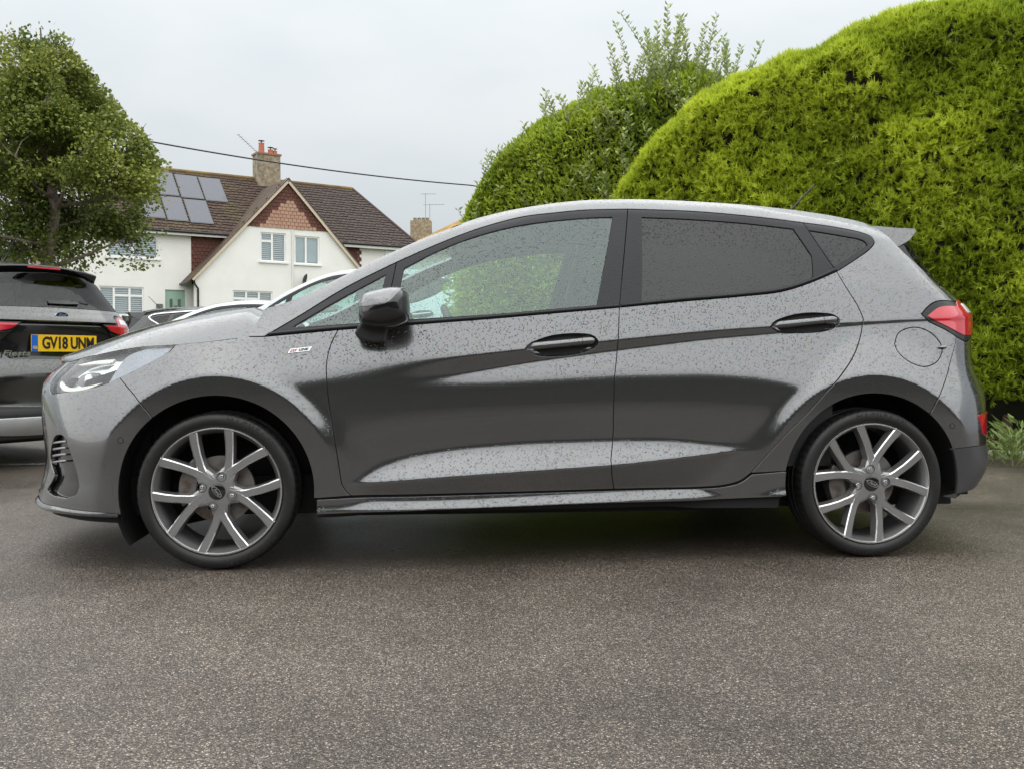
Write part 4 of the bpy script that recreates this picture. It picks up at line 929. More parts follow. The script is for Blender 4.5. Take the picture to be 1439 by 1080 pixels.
# ------------------------------------------------------------------ hedge
def leafmat(name, dark, mid, light, rough=.45):
    t = NT(name); a = t.node('ShaderNodeAttribute', attribute_name='tone')
    t.set(Base_Color=t.ramp(a.outputs['Fac'], [(0, dark), (.5, mid), (1, light)]), Roughness=rough, Specular_IOR_Level=.35)
    tr = t.node('ShaderNodeBsdfTranslucent'); t.l.new(t.ramp(a.outputs['Fac'], [(0, dark), (.5, mid), (1, light)]), tr.inputs[0])
    ms = t.node('ShaderNodeMixShader', {0: .28}); t.l.new(t.b.outputs[0], ms.inputs[1]); t.l.new(tr.outputs[0], ms.inputs[2]); t.l.new(ms.outputs[0], t.o.inputs[0])
    return t.m
def tris(name, V, tone, m, parent=None, quads=False):
    """V: (n, 3 or 4, 3) faces; tone: (n, 3 or 4) shade of the leaf"""
    k = V.shape[1]; n = V.shape[0]; me = bpy.data.meshes.new(name)
    me.vertices.add(n * k); me.vertices.foreach_set('co', V.reshape(-1).astype(np.float32))
    me.loops.add(n * k); me.loops.foreach_set('vertex_index', np.arange(n * k, dtype=np.int32))
    me.polygons.add(n); me.polygons.foreach_set('loop_start', np.arange(0, n * k, k, dtype=np.int32)); me.polygons.foreach_set('loop_total', np.full(n, k, dtype=np.int32))
    at_ = me.attributes.new('tone', 'FLOAT', 'POINT'); at_.data.foreach_set('value', tone.reshape(-1).astype(np.float32))
    me.update(calc_edges=True); me.validate(); return link(name, me, m, parent)
def vnoise(p, s, seed=0):
    """cheap smooth value noise of points"""
    q = p * s + seed * 17.3; i = np.floor(q).astype(int); fr = q - i; fr = fr * fr * (3 - 2 * fr)
    def h(a): 
        x = (a[..., 0] * 374761393 + a[..., 1] * 668265263 + a[..., 2] * 2147483647 + seed * 974711) & 0xffffffff
        x = ((x ^ (x >> 13)) * 1274126177) & 0xffffffff; return ((x ^ (x >> 16)) & 0xffff) / 65535.
    o = 0
    for dx in (0, 1):
        for dy in (0, 1):
            for dz in (0, 1):
                w = (fr[..., 0] if dx else 1 - fr[..., 0]) * (fr[..., 1] if dy else 1 - fr[..., 1]) * (fr[..., 2] if dz else 1 - fr[..., 2])
                o = o + w * h(i + np.array([dx, dy, dz]))
    return o
def unit(a): return a / (np.linalg.norm(a, axis=-1, keepdims=True) + 1e-9)
class Hedge:
    """hedge body: front face along a plan line, rounded top, given height profile"""
    def __init__(s, p0, p1, heights, thick, base=.0, lean=.05):
        s.p0, s.p1 = np.array(p0)[:2], np.array(p1)[:2]; d = s.p1 - s.p0; s.L = np.linalg.norm(d); s.d = d / s.L; s.nrm = np.array([s.d[1], -s.d[0]])
        if np.dot(s.nrm, np.array([CX, -CD]) - s.p0) < 0: s.nrm = -s.nrm
        s.h = heights; s.th = thick; s.base = base
    def H(s, t): return np.interp(t, [a for a, b in s.h], [b for a, b in s.h])
    def surf(s, t, v):
        """t along 0..1, v 0..1 front face bottom to top, 1..1.6 across the top"""
        h = s.H(t); r = .28
        fv = np.clip(v, 0, 1); z = s.base + (h - s.base) * fv
        inn = np.where(v > .9, (np.clip(v, .9, 1.6) - .9) / .7 * s.th, 0) + .10 * fv
        z = np.where(v > .9, s.base + (h - s.base) * (.9 + .1 * np.sin(np.clip((v - .9) / .25, 0, 1) * math.pi / 2)), z)
        tl = t * s.L
        end = np.clip(1 - t * s.L / .55, 0, 1); inn = inn + (end ** 2) * .8 * 0
        P = np.stack([s.p0[0] + s.d[0] * tl - s.nrm[0] * inn, s.p0[1] + s.d[1] * tl - s.nrm[1] * inn, z], -1)
        nz_ = np.where(v > .9, np.clip((v - .9) / .25, 0, 1), .12)
        N = unit(np.stack([s.nrm[0] * (1 - nz_), s.nrm[1] * (1 - nz_), nz_ + 0 * t], -1))
        return P, N
    def core(s, name, m, parent, depth=.10, nt=40, nv=26):
        G = []
        for a in np.linspace(0, 1, nt):
            t = np.full(nv, a); P, N = s.surf(t, np.linspace(0.0, 1.6, nv)); lump = (vnoise(P, 1.6, 3) - .5) * .15; Q_ = P + N * (lump[:, None] - depth)
            foot = Q_[0] - np.append(s.nrm, 0) * .55; foot[2] = -.02; G.append([tuple(foot)] + [tuple(p) for p in Q_])
        o = grid_mesh(name, G, m, parent); return o
def sprays(P, N, T, size, nleaf, tone0, seed, width=.20, up=.55):
    """flat fern-like sprays: each a fan of narrow leaflets; returns triangles and tones"""
    g = np.random.default_rng(seed); n = len(P)
    ax = unit(N + up * np.array([0, 0, 1.0]) + g.normal(0, .42, (n, 3))); sd = unit(np.cross(ax, unit(g.normal(0, 1, (n, 3)))))
    V = []; C = []
    for k in range(nleaf):
        a = (k / (nleaf - 1) - .5) * 2.3; base = .15 + .5 * g.random(n) * (1 - abs(a) / 2)
        d = unit(ax * math.cos(a) + sd * math.sin(a)); L = size * (.55 + .45 * math.cos(a)) * (.7 + .6 * g.random(n)); w = unit(np.cross(d, np.cross(ax, sd))) * (L * width)[:, None]
        o = P + ax * (size * base)[:, None] * .6
        V.append(np.stack([o - w, o + w, o + d * L[:, None]], 1)); t0 = tone0 + g.normal(0, .06, n)
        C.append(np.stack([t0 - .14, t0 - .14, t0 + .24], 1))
    return np.concatenate(V), np.clip(np.concatenate(C), 0, 1)
def blades(P, ax, size, tone0, seed, fold=.25, wid=.42):
    """broad leaves: a folded diamond of two triangles each"""
    g = np.random.default_rng(seed); n = len(P); ax = unit(ax); sd = unit(np.cross(ax, g.normal(0, 1, (n, 3)))); nm = np.cross(ax, sd)
    L = size * (.65 + .7 * g.random(n)); L = L[:, None]; tip = P + ax * L; m_ = P + ax * L * .45 - nm * L * fold * .5
    a = m_ + sd * L * wid * .5 + nm * L * fold; b = m_ - sd * L * wid * .5 + nm * L * fold
    t0 = np.clip(tone0 + g.normal(0, .12, n), 0, 1)
    return np.concatenate([np.stack([P, a, tip], 1), np.stack([P, tip, b], 1)]), np.repeat(np.concatenate([t0, t0])[:, None], 3, 1)
CORE = simple('hedge inner twigs', (.016, .017, .009), .9)
h1 = tag(empty('conifer_hedge', cw(2.6, 8.0)), 'tall clipped golden conifer hedge rising behind the hatchback', 'hedge')
a0, a1 = cw(.95, 9.15), cw(9.2, 6.1)
HG = Hedge(a0, a1, [(0, 2.5), (.04, 2.95), (.09, 3.32), (.15, 3.52), (.225, 3.74), (.3, 3.86), (.5, 4.0), (1, 4.1)], 1.3, base=.42)
off1 = np.array(h1.location)
def scatter(H, n, seed, vmax=1.5, tmax=1.0, lumpamp=.18):
    g = np.random.default_rng(seed); t = g.random(n) * tmax; v = g.random(n) * vmax; P, N = H.surf(t, v)
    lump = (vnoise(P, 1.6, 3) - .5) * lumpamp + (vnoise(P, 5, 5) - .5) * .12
    return P + N * lump[:, None], N, lump, t, v
HG.core('hedge_core', CORE, h1, .14).matrix_parent_inverse = h1.matrix_basis.inverted()
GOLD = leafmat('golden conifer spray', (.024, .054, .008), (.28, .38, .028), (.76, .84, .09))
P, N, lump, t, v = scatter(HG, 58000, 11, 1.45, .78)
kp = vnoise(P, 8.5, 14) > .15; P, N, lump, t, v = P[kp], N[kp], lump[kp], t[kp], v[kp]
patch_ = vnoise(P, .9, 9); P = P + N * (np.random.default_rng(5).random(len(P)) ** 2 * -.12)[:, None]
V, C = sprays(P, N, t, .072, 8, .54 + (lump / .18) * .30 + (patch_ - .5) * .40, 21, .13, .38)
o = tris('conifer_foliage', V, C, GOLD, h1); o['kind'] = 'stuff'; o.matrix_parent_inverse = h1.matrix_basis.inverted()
# bare stems under the skirt of the hedge
for k in range(9):
    t0 = .26 + .075 * k + random.uniform(-.02, .02); p, _ = HG.surf(np.array([t0]), np.array([0.])); p = p[0] - np.append(HG.nrm, 0) * random.uniform(.15, .5); p[2] = -.02
    b = MB().tube([p, p + [random.uniform(-.05, .05), .03, .45], p + [random.uniform(-.1, .1), .05, 1.1]], [.045, .035, .02], 8)
    o = b.build('stem', simple('hedge bark', (.10, .065, .045), .9, bump=(60, .6, .01)) if k == 0 else bpy.data.materials['hedge bark'], h1, smooth=60); o.matrix_parent_inverse = h1.matrix_basis.inverted()
# broad-leaved hedge with tall shoots
h2 = tag(empty('privet_hedge', cw(.8, 10)), 'darker broad-leaved hedge with tall loose shoots beside the conifer hedge', 'hedge')
HP = Hedge(cw(-.62, 11.0), cw(2.9, 9.4), [(0, 2.5), (.05, 2.95), (.1, 3.2), (.2, 3.45), (.35, 3.62), (.5, 3.82), (.66, 3.9), (.8, 3.6), (1, 3.0)], 1.2, base=.3)
inv2 = h2.matrix_basis.inverted()
HP.core('hedge_core', CORE, h2, .2).matrix_parent_inverse = inv2
PRIV = leafmat('privet leaf', (.04, .08, .012), (.30, .40, .04), (.70, .78, .12), .4)
P, N, lump, t, v = scatter(HP, 60000, 12, 1.5)
P = P + N * (np.random.default_rng(6).random(len(P)) ** 2 * -.15)[:, None]
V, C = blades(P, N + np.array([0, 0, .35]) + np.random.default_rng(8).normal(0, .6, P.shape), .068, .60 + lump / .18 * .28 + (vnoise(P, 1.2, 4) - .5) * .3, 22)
# loose end on the left, rounding the corner
g = np.random.default_rng(31); ne = 6000; z = g.random(ne) * 2.55 + .2; th = g.random(ne) * 3.6 - .6; rr = .62 * np.sqrt(np.clip(1 - ((z - 1.2) / 1.58).clip(0, 1) ** 2.5, 0.02, 1)) * (.8 + .3 * g.random(ne))
c0 = np.array(cw(-.10, 11.3)); Pe = np.stack([c0[0] - np.sin(th) * rr, c0[1] - np.cos(th) * rr, z], -1); Ne = unit(np.stack([-np.sin(th), -np.cos(th), .3 + 0 * z], -1))
V2, C2 = blades(Pe, Ne + g.normal(0, .6, Pe.shape), .06, .55 + 0 * z, 23)
o = tris('privet_foliage', np.concatenate([V, V2]), np.concatenate([C, C2]), PRIV, h2); o['kind'] = 'stuff'; o.matrix_parent_inverse = inv2
SH = leafmat('young shoot leaf', (.08, .12, .03), (.20, .27, .08), (.40, .46, .17), .45); stm = simple('young stem', (.14, .13, .06), .7)
st_mb = MB(); LV = []; LC = []
for k in range(330):
    t0 = g.uniform(.0, .98); v0 = g.uniform(.93, 1.3) if k < 130 else g.uniform(.45, 1.15); p, nn = HP.surf(np.array([t0]), np.array([v0])); p = p[0] - [0, 0, .22]
    L = (g.uniform(.25, .62) if k < 130 else g.uniform(.14, .30)) * (.55 + .9 * math.exp(-((t0 - .62) / .3) ** 2)); d = np.array([g.normal(0, .2), g.normal(0, .12), 1.0]) + (nn[0] * [.9, .9, 0] if k >= 130 else 0); d /= np.linalg.norm(d); bend = np.array([g.normal(0, .12), g.normal(0, .1), 0])
    pts = [p + d * L * s_ + bend * L * s_ ** 2 for s_ in np.linspace(0, 1, 5)]; st_mb.tube(pts, [.005, .004, .0035, .003, .002], 5, False)
    m_ = int(L / .032); ss = np.linspace(.15, 1, m_); q = np.array([p + d * L * s_ + bend * L * s_ ** 2 for s_ in ss for _ in (0, 1)]); an = np.array([(i * 1.6 + j * math.pi) for i in range(m_) for j in (0, 1)])
    axl = np.stack([np.cos(an), np.sin(an), np.full(len(an), .75)], -1)
    a_, b_ = blades(q, axl, .062, .55 + np.repeat(ss, 2) * .3, 100 + k, .15, .40); LV.append(a_); LC.append(b_)
o = st_mb.build('shoot_stems', stm, h2); o['kind'] = 'stuff'; o.matrix_parent_inverse = inv2
o = tris('shoot_leaves', np.concatenate(LV), np.concatenate(LC), SH, h2); o['kind'] = 'stuff'; o.matrix_parent_inverse = inv2
# edging and rough grass at the foot of the hedge
hd = (a1 - a0).normalized(); hn = Vector((HG.nrm[0], HG.nrm[1], 0))
kerbm = simple('weathered concrete', (.24, .23, .21), .8, bump=(40, .4, .01))
for k in range(9):
    s0 = a0 + hd * (2.2 + k * .92); b = MB(); b.box(0, .912, -.06, .06, -.1, .045); b.build('edging_stone', kerbm, None, bevel=.012, loc=s0 + hn * .42, rot=(0, 0, math.atan2(hd.y, hd.x)))
    tag(bpy.context.view_layer.objects[-1] if False else COL.objects[-1], 'low concrete edging stone along the foot of the conifer hedge', 'edging stone', 'edging stones below the hedge')
soil = simple('leaf litter soil', (.07, .05, .033), .95, bump=(30, .8, .03))
b0, b1 = a0 + hd * 1.5, a0 + hd * 10.8
tag(mesh('verge', [b0 + hn * .40 + Vector((0, 0, .02)), b1 + hn * .40 + Vector((0, 0, .02)), b1 - hn * 2 + Vector((0, 0, .08)), b0 - hn * 2 + Vector((0, 0, .08))], [(0, 1, 2, 3)], soil), kind='structure')
g = np.random.default_rng(41); ng = 5200
tt = 2.2 + g.random(ng) * 7.5; oo = .36 - g.random(ng) ** 1.6 * .6; P = np.array(a0)[None] + np.array(hd)[None] * tt[:, None] + np.array(hn)[None] * oo[:, None]; P[:, 2] = .02
clump = vnoise(P * [1, 1, 0], 2.5, 8); hgt = (.05 + .30 * clump ** 2) * (.5 + g.random(ng)); dirs = unit(np.stack([g.normal(0, .55, ng), g.normal(0, .55, ng), np.ones(ng)], -1)); side = unit(np.cross(dirs, g.normal(0, 1, (ng, 3)))) * .0045
mid_ = P + dirs * hgt[:, None] * .6; tip = P + dirs * hgt[:, None] + np.stack([g.normal(0, .06, ng), g.normal(0, .06, ng), -.02 * np.ones(ng)], -1)
V = np.concatenate([np.stack([P - side, P + side, mid_ + side * .8], 1), np.stack([P - side, mid_ + side * .8, mid_ - side * .8], 1), np.stack([mid_ - side * .8, mid_ + side * .8, tip], 1)])
tn = np.clip(g.random(ng), 0, 1); C = np.repeat(np.concatenate([tn, tn, tn])[:, None], 3, 1)
GR = leafmat('rough verge grass', (.05, .085, .015), (.13, .14, .04), (.34, .27, .12), .6)
tag(tris('rough_grass', V, C, GR), 'rough green and straw coloured grass at the foot of the hedge', 'grass', kind='stuff')
for px, dep, hh in ((1425, 6.95, .24), (1398, 7.25, .2), (1437, 7.2, .3)):
    wd = tag(empty('weed_plant', gp(px, dep)), {.24: 'leafy green weed at the front edge of the rough grass', .2: 'lowest leafy weed beside the hatchback rear bumper', .3: 'tallest leafy weed standing back against the hedge stems'}[hh], 'weed', 'weeds at the foot of the hedge'); iv = wd.matrix_basis.inverted()
    nl = 90; z = g.random(nl) * hh; an = g.random(nl) * 6.28; rr = .02 + .13 * g.random(nl); q = np.array(wd.location)[None] + np.stack([rr * np.cos(an), rr * np.sin(an), z], -1)
    a_, b_ = blades(q, np.stack([np.cos(an), np.sin(an), .8 + 0 * an], -1), .085, .45 + 0 * an, int(px), .15, .3)
    tris('leaves', a_, b_, SH, wd).matrix_parent_inverse = iv
    MB().tube([wd.location, wd.location + Vector((.01, 0, hh * .8))], [.006, .003], 6).build('stem', stm, wd).matrix_parent_inverse = iv
# unseen hedge added behind the viewpoint to give the bodywork dark reflections
h3 = tag(empty('added_reflection_hedge', (0, -17, 0)), 'long dark hedge added unseen behind the viewpoint, mirrored in the wet doors', 'hedge'); iv = h3.matrix_basis.inverted()
HB = Hedge((-40, -18, 0), (40, -18, 0), [(0, 4.4), (.2, 4.9), (.4, 4.5), (.55, 5.0), (.75, 4.5), (1, 4.8)], 2.5)
HB.nrm = np.array([0, 1.0]); HB.core('hedge_core', simple('dark hedge leaf', (.02, .03, .012), .8, bump=(6, 1.0, .15)), h3, 0.0, 90, 30).matrix_parent_inverse = iv
# ------------------------------------------------------------------ the other cars
def place(car, lx, ly, px, depth, xdir, gz=0, sc=(1, 1, 1)):
    """stand a car so that its local point (lx, ly) lies this far ahead under pixel column px"""
    xd = (RC * xdir[0] + FC * xdir[1]).normalized(); yd = Vector((-xd.y, xd.x, 0))
    p = gp(px, depth) - xd * lx * sc[0] - yd * ly * sc[1]
    car.location = (p.x, p.y, gz); car.rotation_euler = (0, 0, math.atan2(xd.y, xd.x)); car.scale = sc
M_N = dict(BASE, paint=paint('charcoal grey paint', (.085, .087, .084)))
c2 = make_car('parked_car', 'charcoal hatchback seen from behind with yellow plate GV18 UNM', M_N, (0, 0, 0), Q=1.5, near=False, cladding=True, plate='GV18 UNM')
place(c2, 3.2, 0, 98, 6.9, (math.sin(R(60)), -math.cos(R(60))), 0, (1, 1, 1.065))
far_d = {k: BASE[k] for k in BASE}
M_D = dict(far_d, paint=paint('near black paint', (.045, .048, .05)), trim=BASE['gloss_black'])
c3 = make_car('parked_car', 'near-black hatchback with a chrome line round its side windows', M_D, (0, 0, 0), Q=3.2, near=False, chrome_line=True, seats=False)
place(c3, 2.66, .70, 203, 14.3, (-math.cos(R(20)), -math.sin(R(20))), .06, (1.05, 1.05, 1.05))
M_S = dict(far_d, paint=paint('pale silver paint', (.52, .56, .58)))
c4 = make_car('parked_car', 'silver hatchback with only its roof and windscreen showing over the bonnet', M_S, (0, 0, 0), Q=3.2, near=False, seats=False)
place(c4, .95, -.4, 290, 12.6, (math.cos(R(8)), math.sin(R(8))), .10, (1, 1, 1))
M_W = dict(far_d, paint=paint('silver white paint', (.40, .42, .43)))
c5 = make_car('parked_car', 'tall pale silver car parked on the raised drive before the gabled house', M_W, (0, 0, 0), Q=2.6, near=False, seats=False)
place(c5, .15, -.69, 352, 12.2, (math.cos(R(4)), -math.sin(R(4))), .25, (1.05, 1.05, 1.17))
q = [cw(-4.6, 11.2), cw(3.2, 11.6), cw(3.2, 14.2), cw(-4.6, 14.2)]
b = MB(); b.add([p + Vector((0, 0, z)) for z in (-.1, .25) for p in q], [(0, 1, 2, 3), (4, 5, 6, 7), (0, 1, 5, 4), (1, 2, 6, 5), (2, 3, 7, 6), (3, 0, 4, 7)])
tag(b.build('driveway', kerbm), kind='structure')

# ------------------------------------------------------------------ the gabled house
HA = R(33); XD = RC * math.cos(HA) + FC * math.sin(HA); YD = -RC * math.sin(HA) + FC * math.cos(HA)
HO = gp(247, 43.0); HO.z = 1.62; HRZ = math.atan2(XD.y, XD.x)
def hpt(px, py, yl):                        # house coordinates (along the front, height) of a pixel on the plane yl metres behind the gable front
    d = ray(px, py); o = Vector((CX, -CD, CH)) - HO; t = (yl - o.dot(YD)) / d.dot(YD); p = o + d * t
    return p.dot(XD), p.z
house = tag(empty('gabled_house', HO, HRZ), 'white rendered house with tile-hung gable, brown tiled roof and solar panels', 'house')
def tilemat(name, a, b, c, sx, sz):
    t = NT(name); br = t.node('ShaderNodeTexBrick', {'Vector': t.tc(), 'Scale': 1.0, 'Mortar Size': .02}); n = t.noise(3.2, 5); n2 = t.noise(.9, 4, .6)
    t.set(Base_Color=t.mixc(t.ramp(n2, [(.45, 0), (.75, 1)]), t.mixc(n, a, b), c), Roughness=.8, Normal=t.bump(t.noise(25, 3), .4, .02)); return t.m
ROOF = tilemat('weathered brown roof tile', (.042, .025, .018), (.09, .056, .042), (.105, .08, .034), .2, .2)
ROOF2 = tilemat('dark roof tile', (.045, .032, .028), (.085, .06, .052), (.07, .05, .045), .2, .2)
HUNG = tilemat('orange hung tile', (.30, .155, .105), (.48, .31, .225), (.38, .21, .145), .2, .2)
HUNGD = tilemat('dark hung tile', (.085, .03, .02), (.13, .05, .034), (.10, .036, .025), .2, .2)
def render_white():
    t = NT('white render'); n = t.noise(1.1, 5, .6); n2 = t.noise(.25, 4); t.set(Base_Color=t.mixc(t.ramp(n, [(.4, 0), (.8, .5)]), (.80, .79, .765), (.66, .65, .62)), Roughness=.85, Normal=t.bump(t.noise(45, 4), .25, .01)); return t.m
WHT = render_white(); UPVC = simple('white window frame', (.80, .80, .80), .35); FASC = simple('white fascia', (.72, .72, .70), .5); BARGE = simple('cream bargeboard', (.62, .52, .40), .6); GUT = simple('black gutter', (.012, .012, .013), .4)
def shutter():
    t = NT('window blind'); w = t.node('ShaderNodeTexWave', {'Vector': t.tc(), 'Scale': 1.0}, wave_type='BANDS', bands_direction='Z', wave_profile='SIN'); w.inputs['Scale'].default_value = 3.4
    t.set(Base_Color=t.mixc(t.ramp(w.outputs['Fac'], [(.35, 0), (.6, 1)]), (.02, .022, .025), (.55, .56, .56)), Roughness=.5); return t.m
def curtain(): 
    t = NT('net curtain'); t.set(Base_Color=t.mixc(t.noise(2, 3), (.30, .34, .33), (.46, .50, .48)), Roughness=.6); return t.m
BLIND, NETC, PANE = shutter(), curtain(), glass('house window glass', (.85, .90, .92), drops=False, f0=.09)
YM = 1.15                                    # main wall stands this far behind the gable front
# gable geometry
ax_, az_ = hpt(405, 250, -.12); lx_, lz_ = hpt(268, 391, -.12); rx_, rz_ = hpt(520, 391, -.12)
rx_ = ax_ + (ax_ - lx_) * .84; rz_ = az_ + (hpt(507, 375, -.12)[1] - az_) / (hpt(507, 375, -.12)[0] - ax_) * (rx_ - ax_)
tile_z = (hpt(350, 316, 0)[1] + hpt(465, 327, 0)[1]) / 2
def gx(z, side): return lerp(ax_, lx_ if side < 0 else rx_, (az_ - z) / (az_ - (lz_ if side < 0 else rz_)))
w1, w2 = hpt(366, 326, 0), hpt(402, 369, 0); w3, w4 = hpt(414, 331, 0), hpt(449, 372.5, 0); w5, w6 = hpt(327, 409, 0), hpt(383, 409, 0)
ins = .22
def hb(nm, x0, x1, y0, y1, z0, z1, m, par=None, bevel=0): b = MB(); b.box(x0, x1, y0, y1, z0, z1); return b.build(nm, m, par or house, bevel=bevel)
def wall_with_holes(nm, outline, holes, y, m, thick=.25):
    """flat wall in the house's XZ plane with real openings"""
    pts = []; ed = []
    for L in [outline] + holes:
        b0 = len(pts); pts += L; ed += [(b0 + i, b0 + (i + 1) % len(L)) for i in range(len(L))]
    r = geometry.delaunay_2d_cdt([Vector(p) for p in pts], ed, [], 0, 1e-5); V = np.array([(p[0], p[1]) for p in r[0]]); F = np.array([q[:3] for q in r[2]]); C = V[F].mean(1)
    ok = pip(C[:, 0], C[:, 1], outline)
    for h in holes: ok &= ~pip(C[:, 0], C[:, 1], h)
    b = MB(); b.add([(p[0], y, p[1]) for p in V], [tuple(q) for q in F[ok]])
    for L in [outline] + holes:
        n = len(L); b.add([(p[0], yy, p[1]) for yy in (y, y + thick) for p in L], [(i, (i + 1) % n, n + (i + 1) % n, n + i) for i in range(n)])
    return b.build(nm, m, house)
def rect(x0, x1, z0, z1): return [(x0, z0), (x1, z0), (x1, z1), (x0, z1)]
def window(x0, x1, z0, z1, y, cols, top=0, blind=None, open_pane=None, sill=True):
    fr = MB(); fw = .065; fr.box(x0, x1, y + .05, y + .12, z0, z0 + fw); fr.box(x0, x1, y + .05, y + .12, z1 - fw, z1); fr.box(x0, x0 + fw, y + .052, y + .118, z0 + fw, z1 - fw); fr.box(x1 - fw, x1, y + .052, y + .118, z0 + fw, z1 - fw)
    for c in cols[1:-1]: xc = lerp(x0, x1, c); fr.box(xc - .045, xc + .045, y + .048, y + .118, z0 + fw, z1 - fw)
    for k in range(len(cols) - 1):
        if top and (top is True or k in top): zt = lerp(z1, z0, .30); fr.box(lerp(x0, x1, cols[k]) + fw * .5, lerp(x0, x1, cols[k + 1]) - fw * .5, y + .046, y + .117, zt - .05, zt + .05)
    wf = fr.build('window', UPVC, house)
    for k in range(len(cols) - 1):
        xa, xb = lerp(x0, x1, cols[k]) + .03, lerp(x0, x1, cols[k + 1]) - .03
        b = MB(); b.box(xa, xb, y + .085, y + .091, z0 + .03, z1 - .03); b.build('pane', PANE, wf)
        b = MB(); b.box(xa, xb, y + .17, y + .18, z0 + .02, z1 - .02); b.build('blind', blind if not isinstance(blind, list) else blind[k], wf)
    if sill: b = MB(); b.box(x0 - .10, x1 + .10, y - .09, y + .06, z0 - .075, z0 - .003); b.build('sill', UPVC, wf)
    return wf
Z0w = -.6
gl_out = [(gx(Z0w, -1) + ins if False else lx_ + ins, Z0w), (rx_ - .1, Z0w), (rx_ - .1, max(rz_, Z0w + .2) - .06), (gx(tile_z, 1) - ins * .2, tile_z), (gx(tile_z, -1) + ins * .2, tile_z), (lx_ + ins, lz_ - .08)]
zw5 = hpt(355, 409, 0)[1]
wall_with_holes('gable_wall', gl_out, [rect(w1[0], w2[0], w2[1], w1[1]), rect(w3[0], w4[0], w4[1], w3[1]), rect(w5[0], w6[0], zw5 - 1.25, zw5)], 0, WHT)
window(w1[0], w2[0], w2[1], w1[1], 0, [0, .46, 1], (0,), BLIND); window(w3[0], w4[0], w4[1], w3[1], 0, [0, .46, 1], 0, NETC); window(w5[0], w6[0], zw5 - 1.25, zw5, 0, [0, .34, .66, 1], (0, 1), BLIND)
hb('backing', lx_ + .3, rx_ - .3, .3, .34, Z0w, 2.6, mat('flat black', (0, 0, 0)))
# tile-hung triangle of the gable: courses of separate tiles, lighter in the middle
def courses(nm, inside, x0, x1, z0, z1, y, step, wd, m, par=house, tilt=.018, fn=None):
    b = MB(); k = 0; z = z0
    while z < z1:
        x = x0 + (wd / 2 if k % 2 else 0)
        while x < x1:
            if inside(x + wd / 2, z + step * .5):
                jz = random.uniform(-.008, .008); dy = random.uniform(-.006, .006); g_ = .008
                p = [(x + g_, y - tilt + dy, z + jz), (x + wd - g_, y - tilt + dy, z + jz), (x + wd - g_, y + .01, z + step * 1.15), (x + g_, y + .01, z + step * 1.15), (x + g_, y + .02, z + jz), (x + wd - g_, y + .02, z + jz)]
                if fn: p = [fn(*q) for q in p]
                b.add(p, [(0, 1, 2, 3), (0, 4, 5, 1)])
            x += wd
        z += step; k += 1
    o = b.build(nm, m, par); o['kind'] = 'stuff'; return o
inG = lambda x, z: gx(z, -1) + .02 < x < gx(z, 1) - .02 and tile_z <= z < az_ - .1
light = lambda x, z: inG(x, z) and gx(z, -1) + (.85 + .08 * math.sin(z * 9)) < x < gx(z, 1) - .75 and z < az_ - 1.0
hb('tile_backing', 0, 0, 0, 0, 0, 0, HUNGD) if False else None
b = MB(); b.prism([(gx(tile_z, -1) + .03, tile_z), (gx(tile_z, 1) - .03, tile_z), (ax_, az_ - .05)], .0, .2); b.build('tile_batten', HUNGD, house)
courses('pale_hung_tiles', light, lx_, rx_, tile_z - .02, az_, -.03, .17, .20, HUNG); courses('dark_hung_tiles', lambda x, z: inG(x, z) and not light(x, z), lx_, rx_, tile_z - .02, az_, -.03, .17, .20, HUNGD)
for xe, ze in ((lx_, lz_), (rx_, rz_)):      # bargeboards
    d = Vector((xe - ax_, 0, ze - az_)); n_ = Vector((-d.z, 0, d.x)).normalized(); n_ = n_ if n_.z < 0 else -n_
    p, q = Vector((ax_, -.16, az_)), Vector((xe, -.16, ze)); b = MB(); v = [a + n_ * s_ + Vector((0, yy, 0)) for yy in (0, .05) for a, s_ in ((p, 0), (q, 0), (q, .17), (p, .17))]
    b.add(v, [(0, 1, 2, 3), (4, 5, 6, 7), (0, 1, 5, 4), (1, 2, 6, 5), (2, 3, 7, 6), (3, 0, 4, 7)]); b.build('bargeboard', BARGE, house)
# main roof
yr = 4.4; r0, r1 = hpt(203, 234, yr), hpt(495, 268, yr); zr = (r0[1] + r1[1]) / 2; xl, xrr = r0[0] - .1, r1[0]
ye = YM - .35; e0, e1 = hpt(226, 321, ye), hpt(324, 329.5, ye); ze = (e0[1] + e1[1]) / 2; ze2 = (hpt(482, 340, ye)[1] + hpt(570, 348, ye)[1]) / 2; xe_r = hpt(592, 350, ye)[0]
ze = (ze + ze2) / 2
slope = (zr - ze) / (yr - ye)
def roof_pt(x, s_, lift=0): return (x, ye + (yr - ye) * s_ - lift * slope / math.hypot(1, slope), ze + (zr - ze) * s_ + lift / math.hypot(1, slope))
xl0 = xl - .25; xel = hpt(75, 312, ye)[0]; xl = xel + .35
b = MB(); b.add([roof_pt(xel, 0), roof_pt(xe_r, 0), roof_pt(xrr, 1), roof_pt(xl0, 1), (xe_r, 2 * yr - ye, ze), (xel, 2 * yr - ye, ze)], [(0, 1, 2, 3), (1, 4, 2), (3, 2, 4, 5), (0, 3, 5)]); b.build('roof', ROOF, house)
def on_roof(x, y, z): s_ = z; return roof_pt(x, s_, -(y) + .02)
sl_len = math.hypot(zr - ze, yr - ye)
mid_x = ax_
def tiles_roof(nm, cond, m):
    return courses(nm, lambda x, s_: lerp(xel, xl0, s_) < x < lerp(xe_r, xrr, s_) - .05 and s_ < .985 and cond(x, s_), xel, xe_r, 0, 1, 0, .11 / sl_len * 2.0, .24, m, house, .035, on_roof)
tiles_roof('brown_roof_tiles', lambda x, s_: x < mid_x, ROOF); tiles_roof('dark_roof_tiles', lambda x, s_: x >= mid_x, ROOF2)
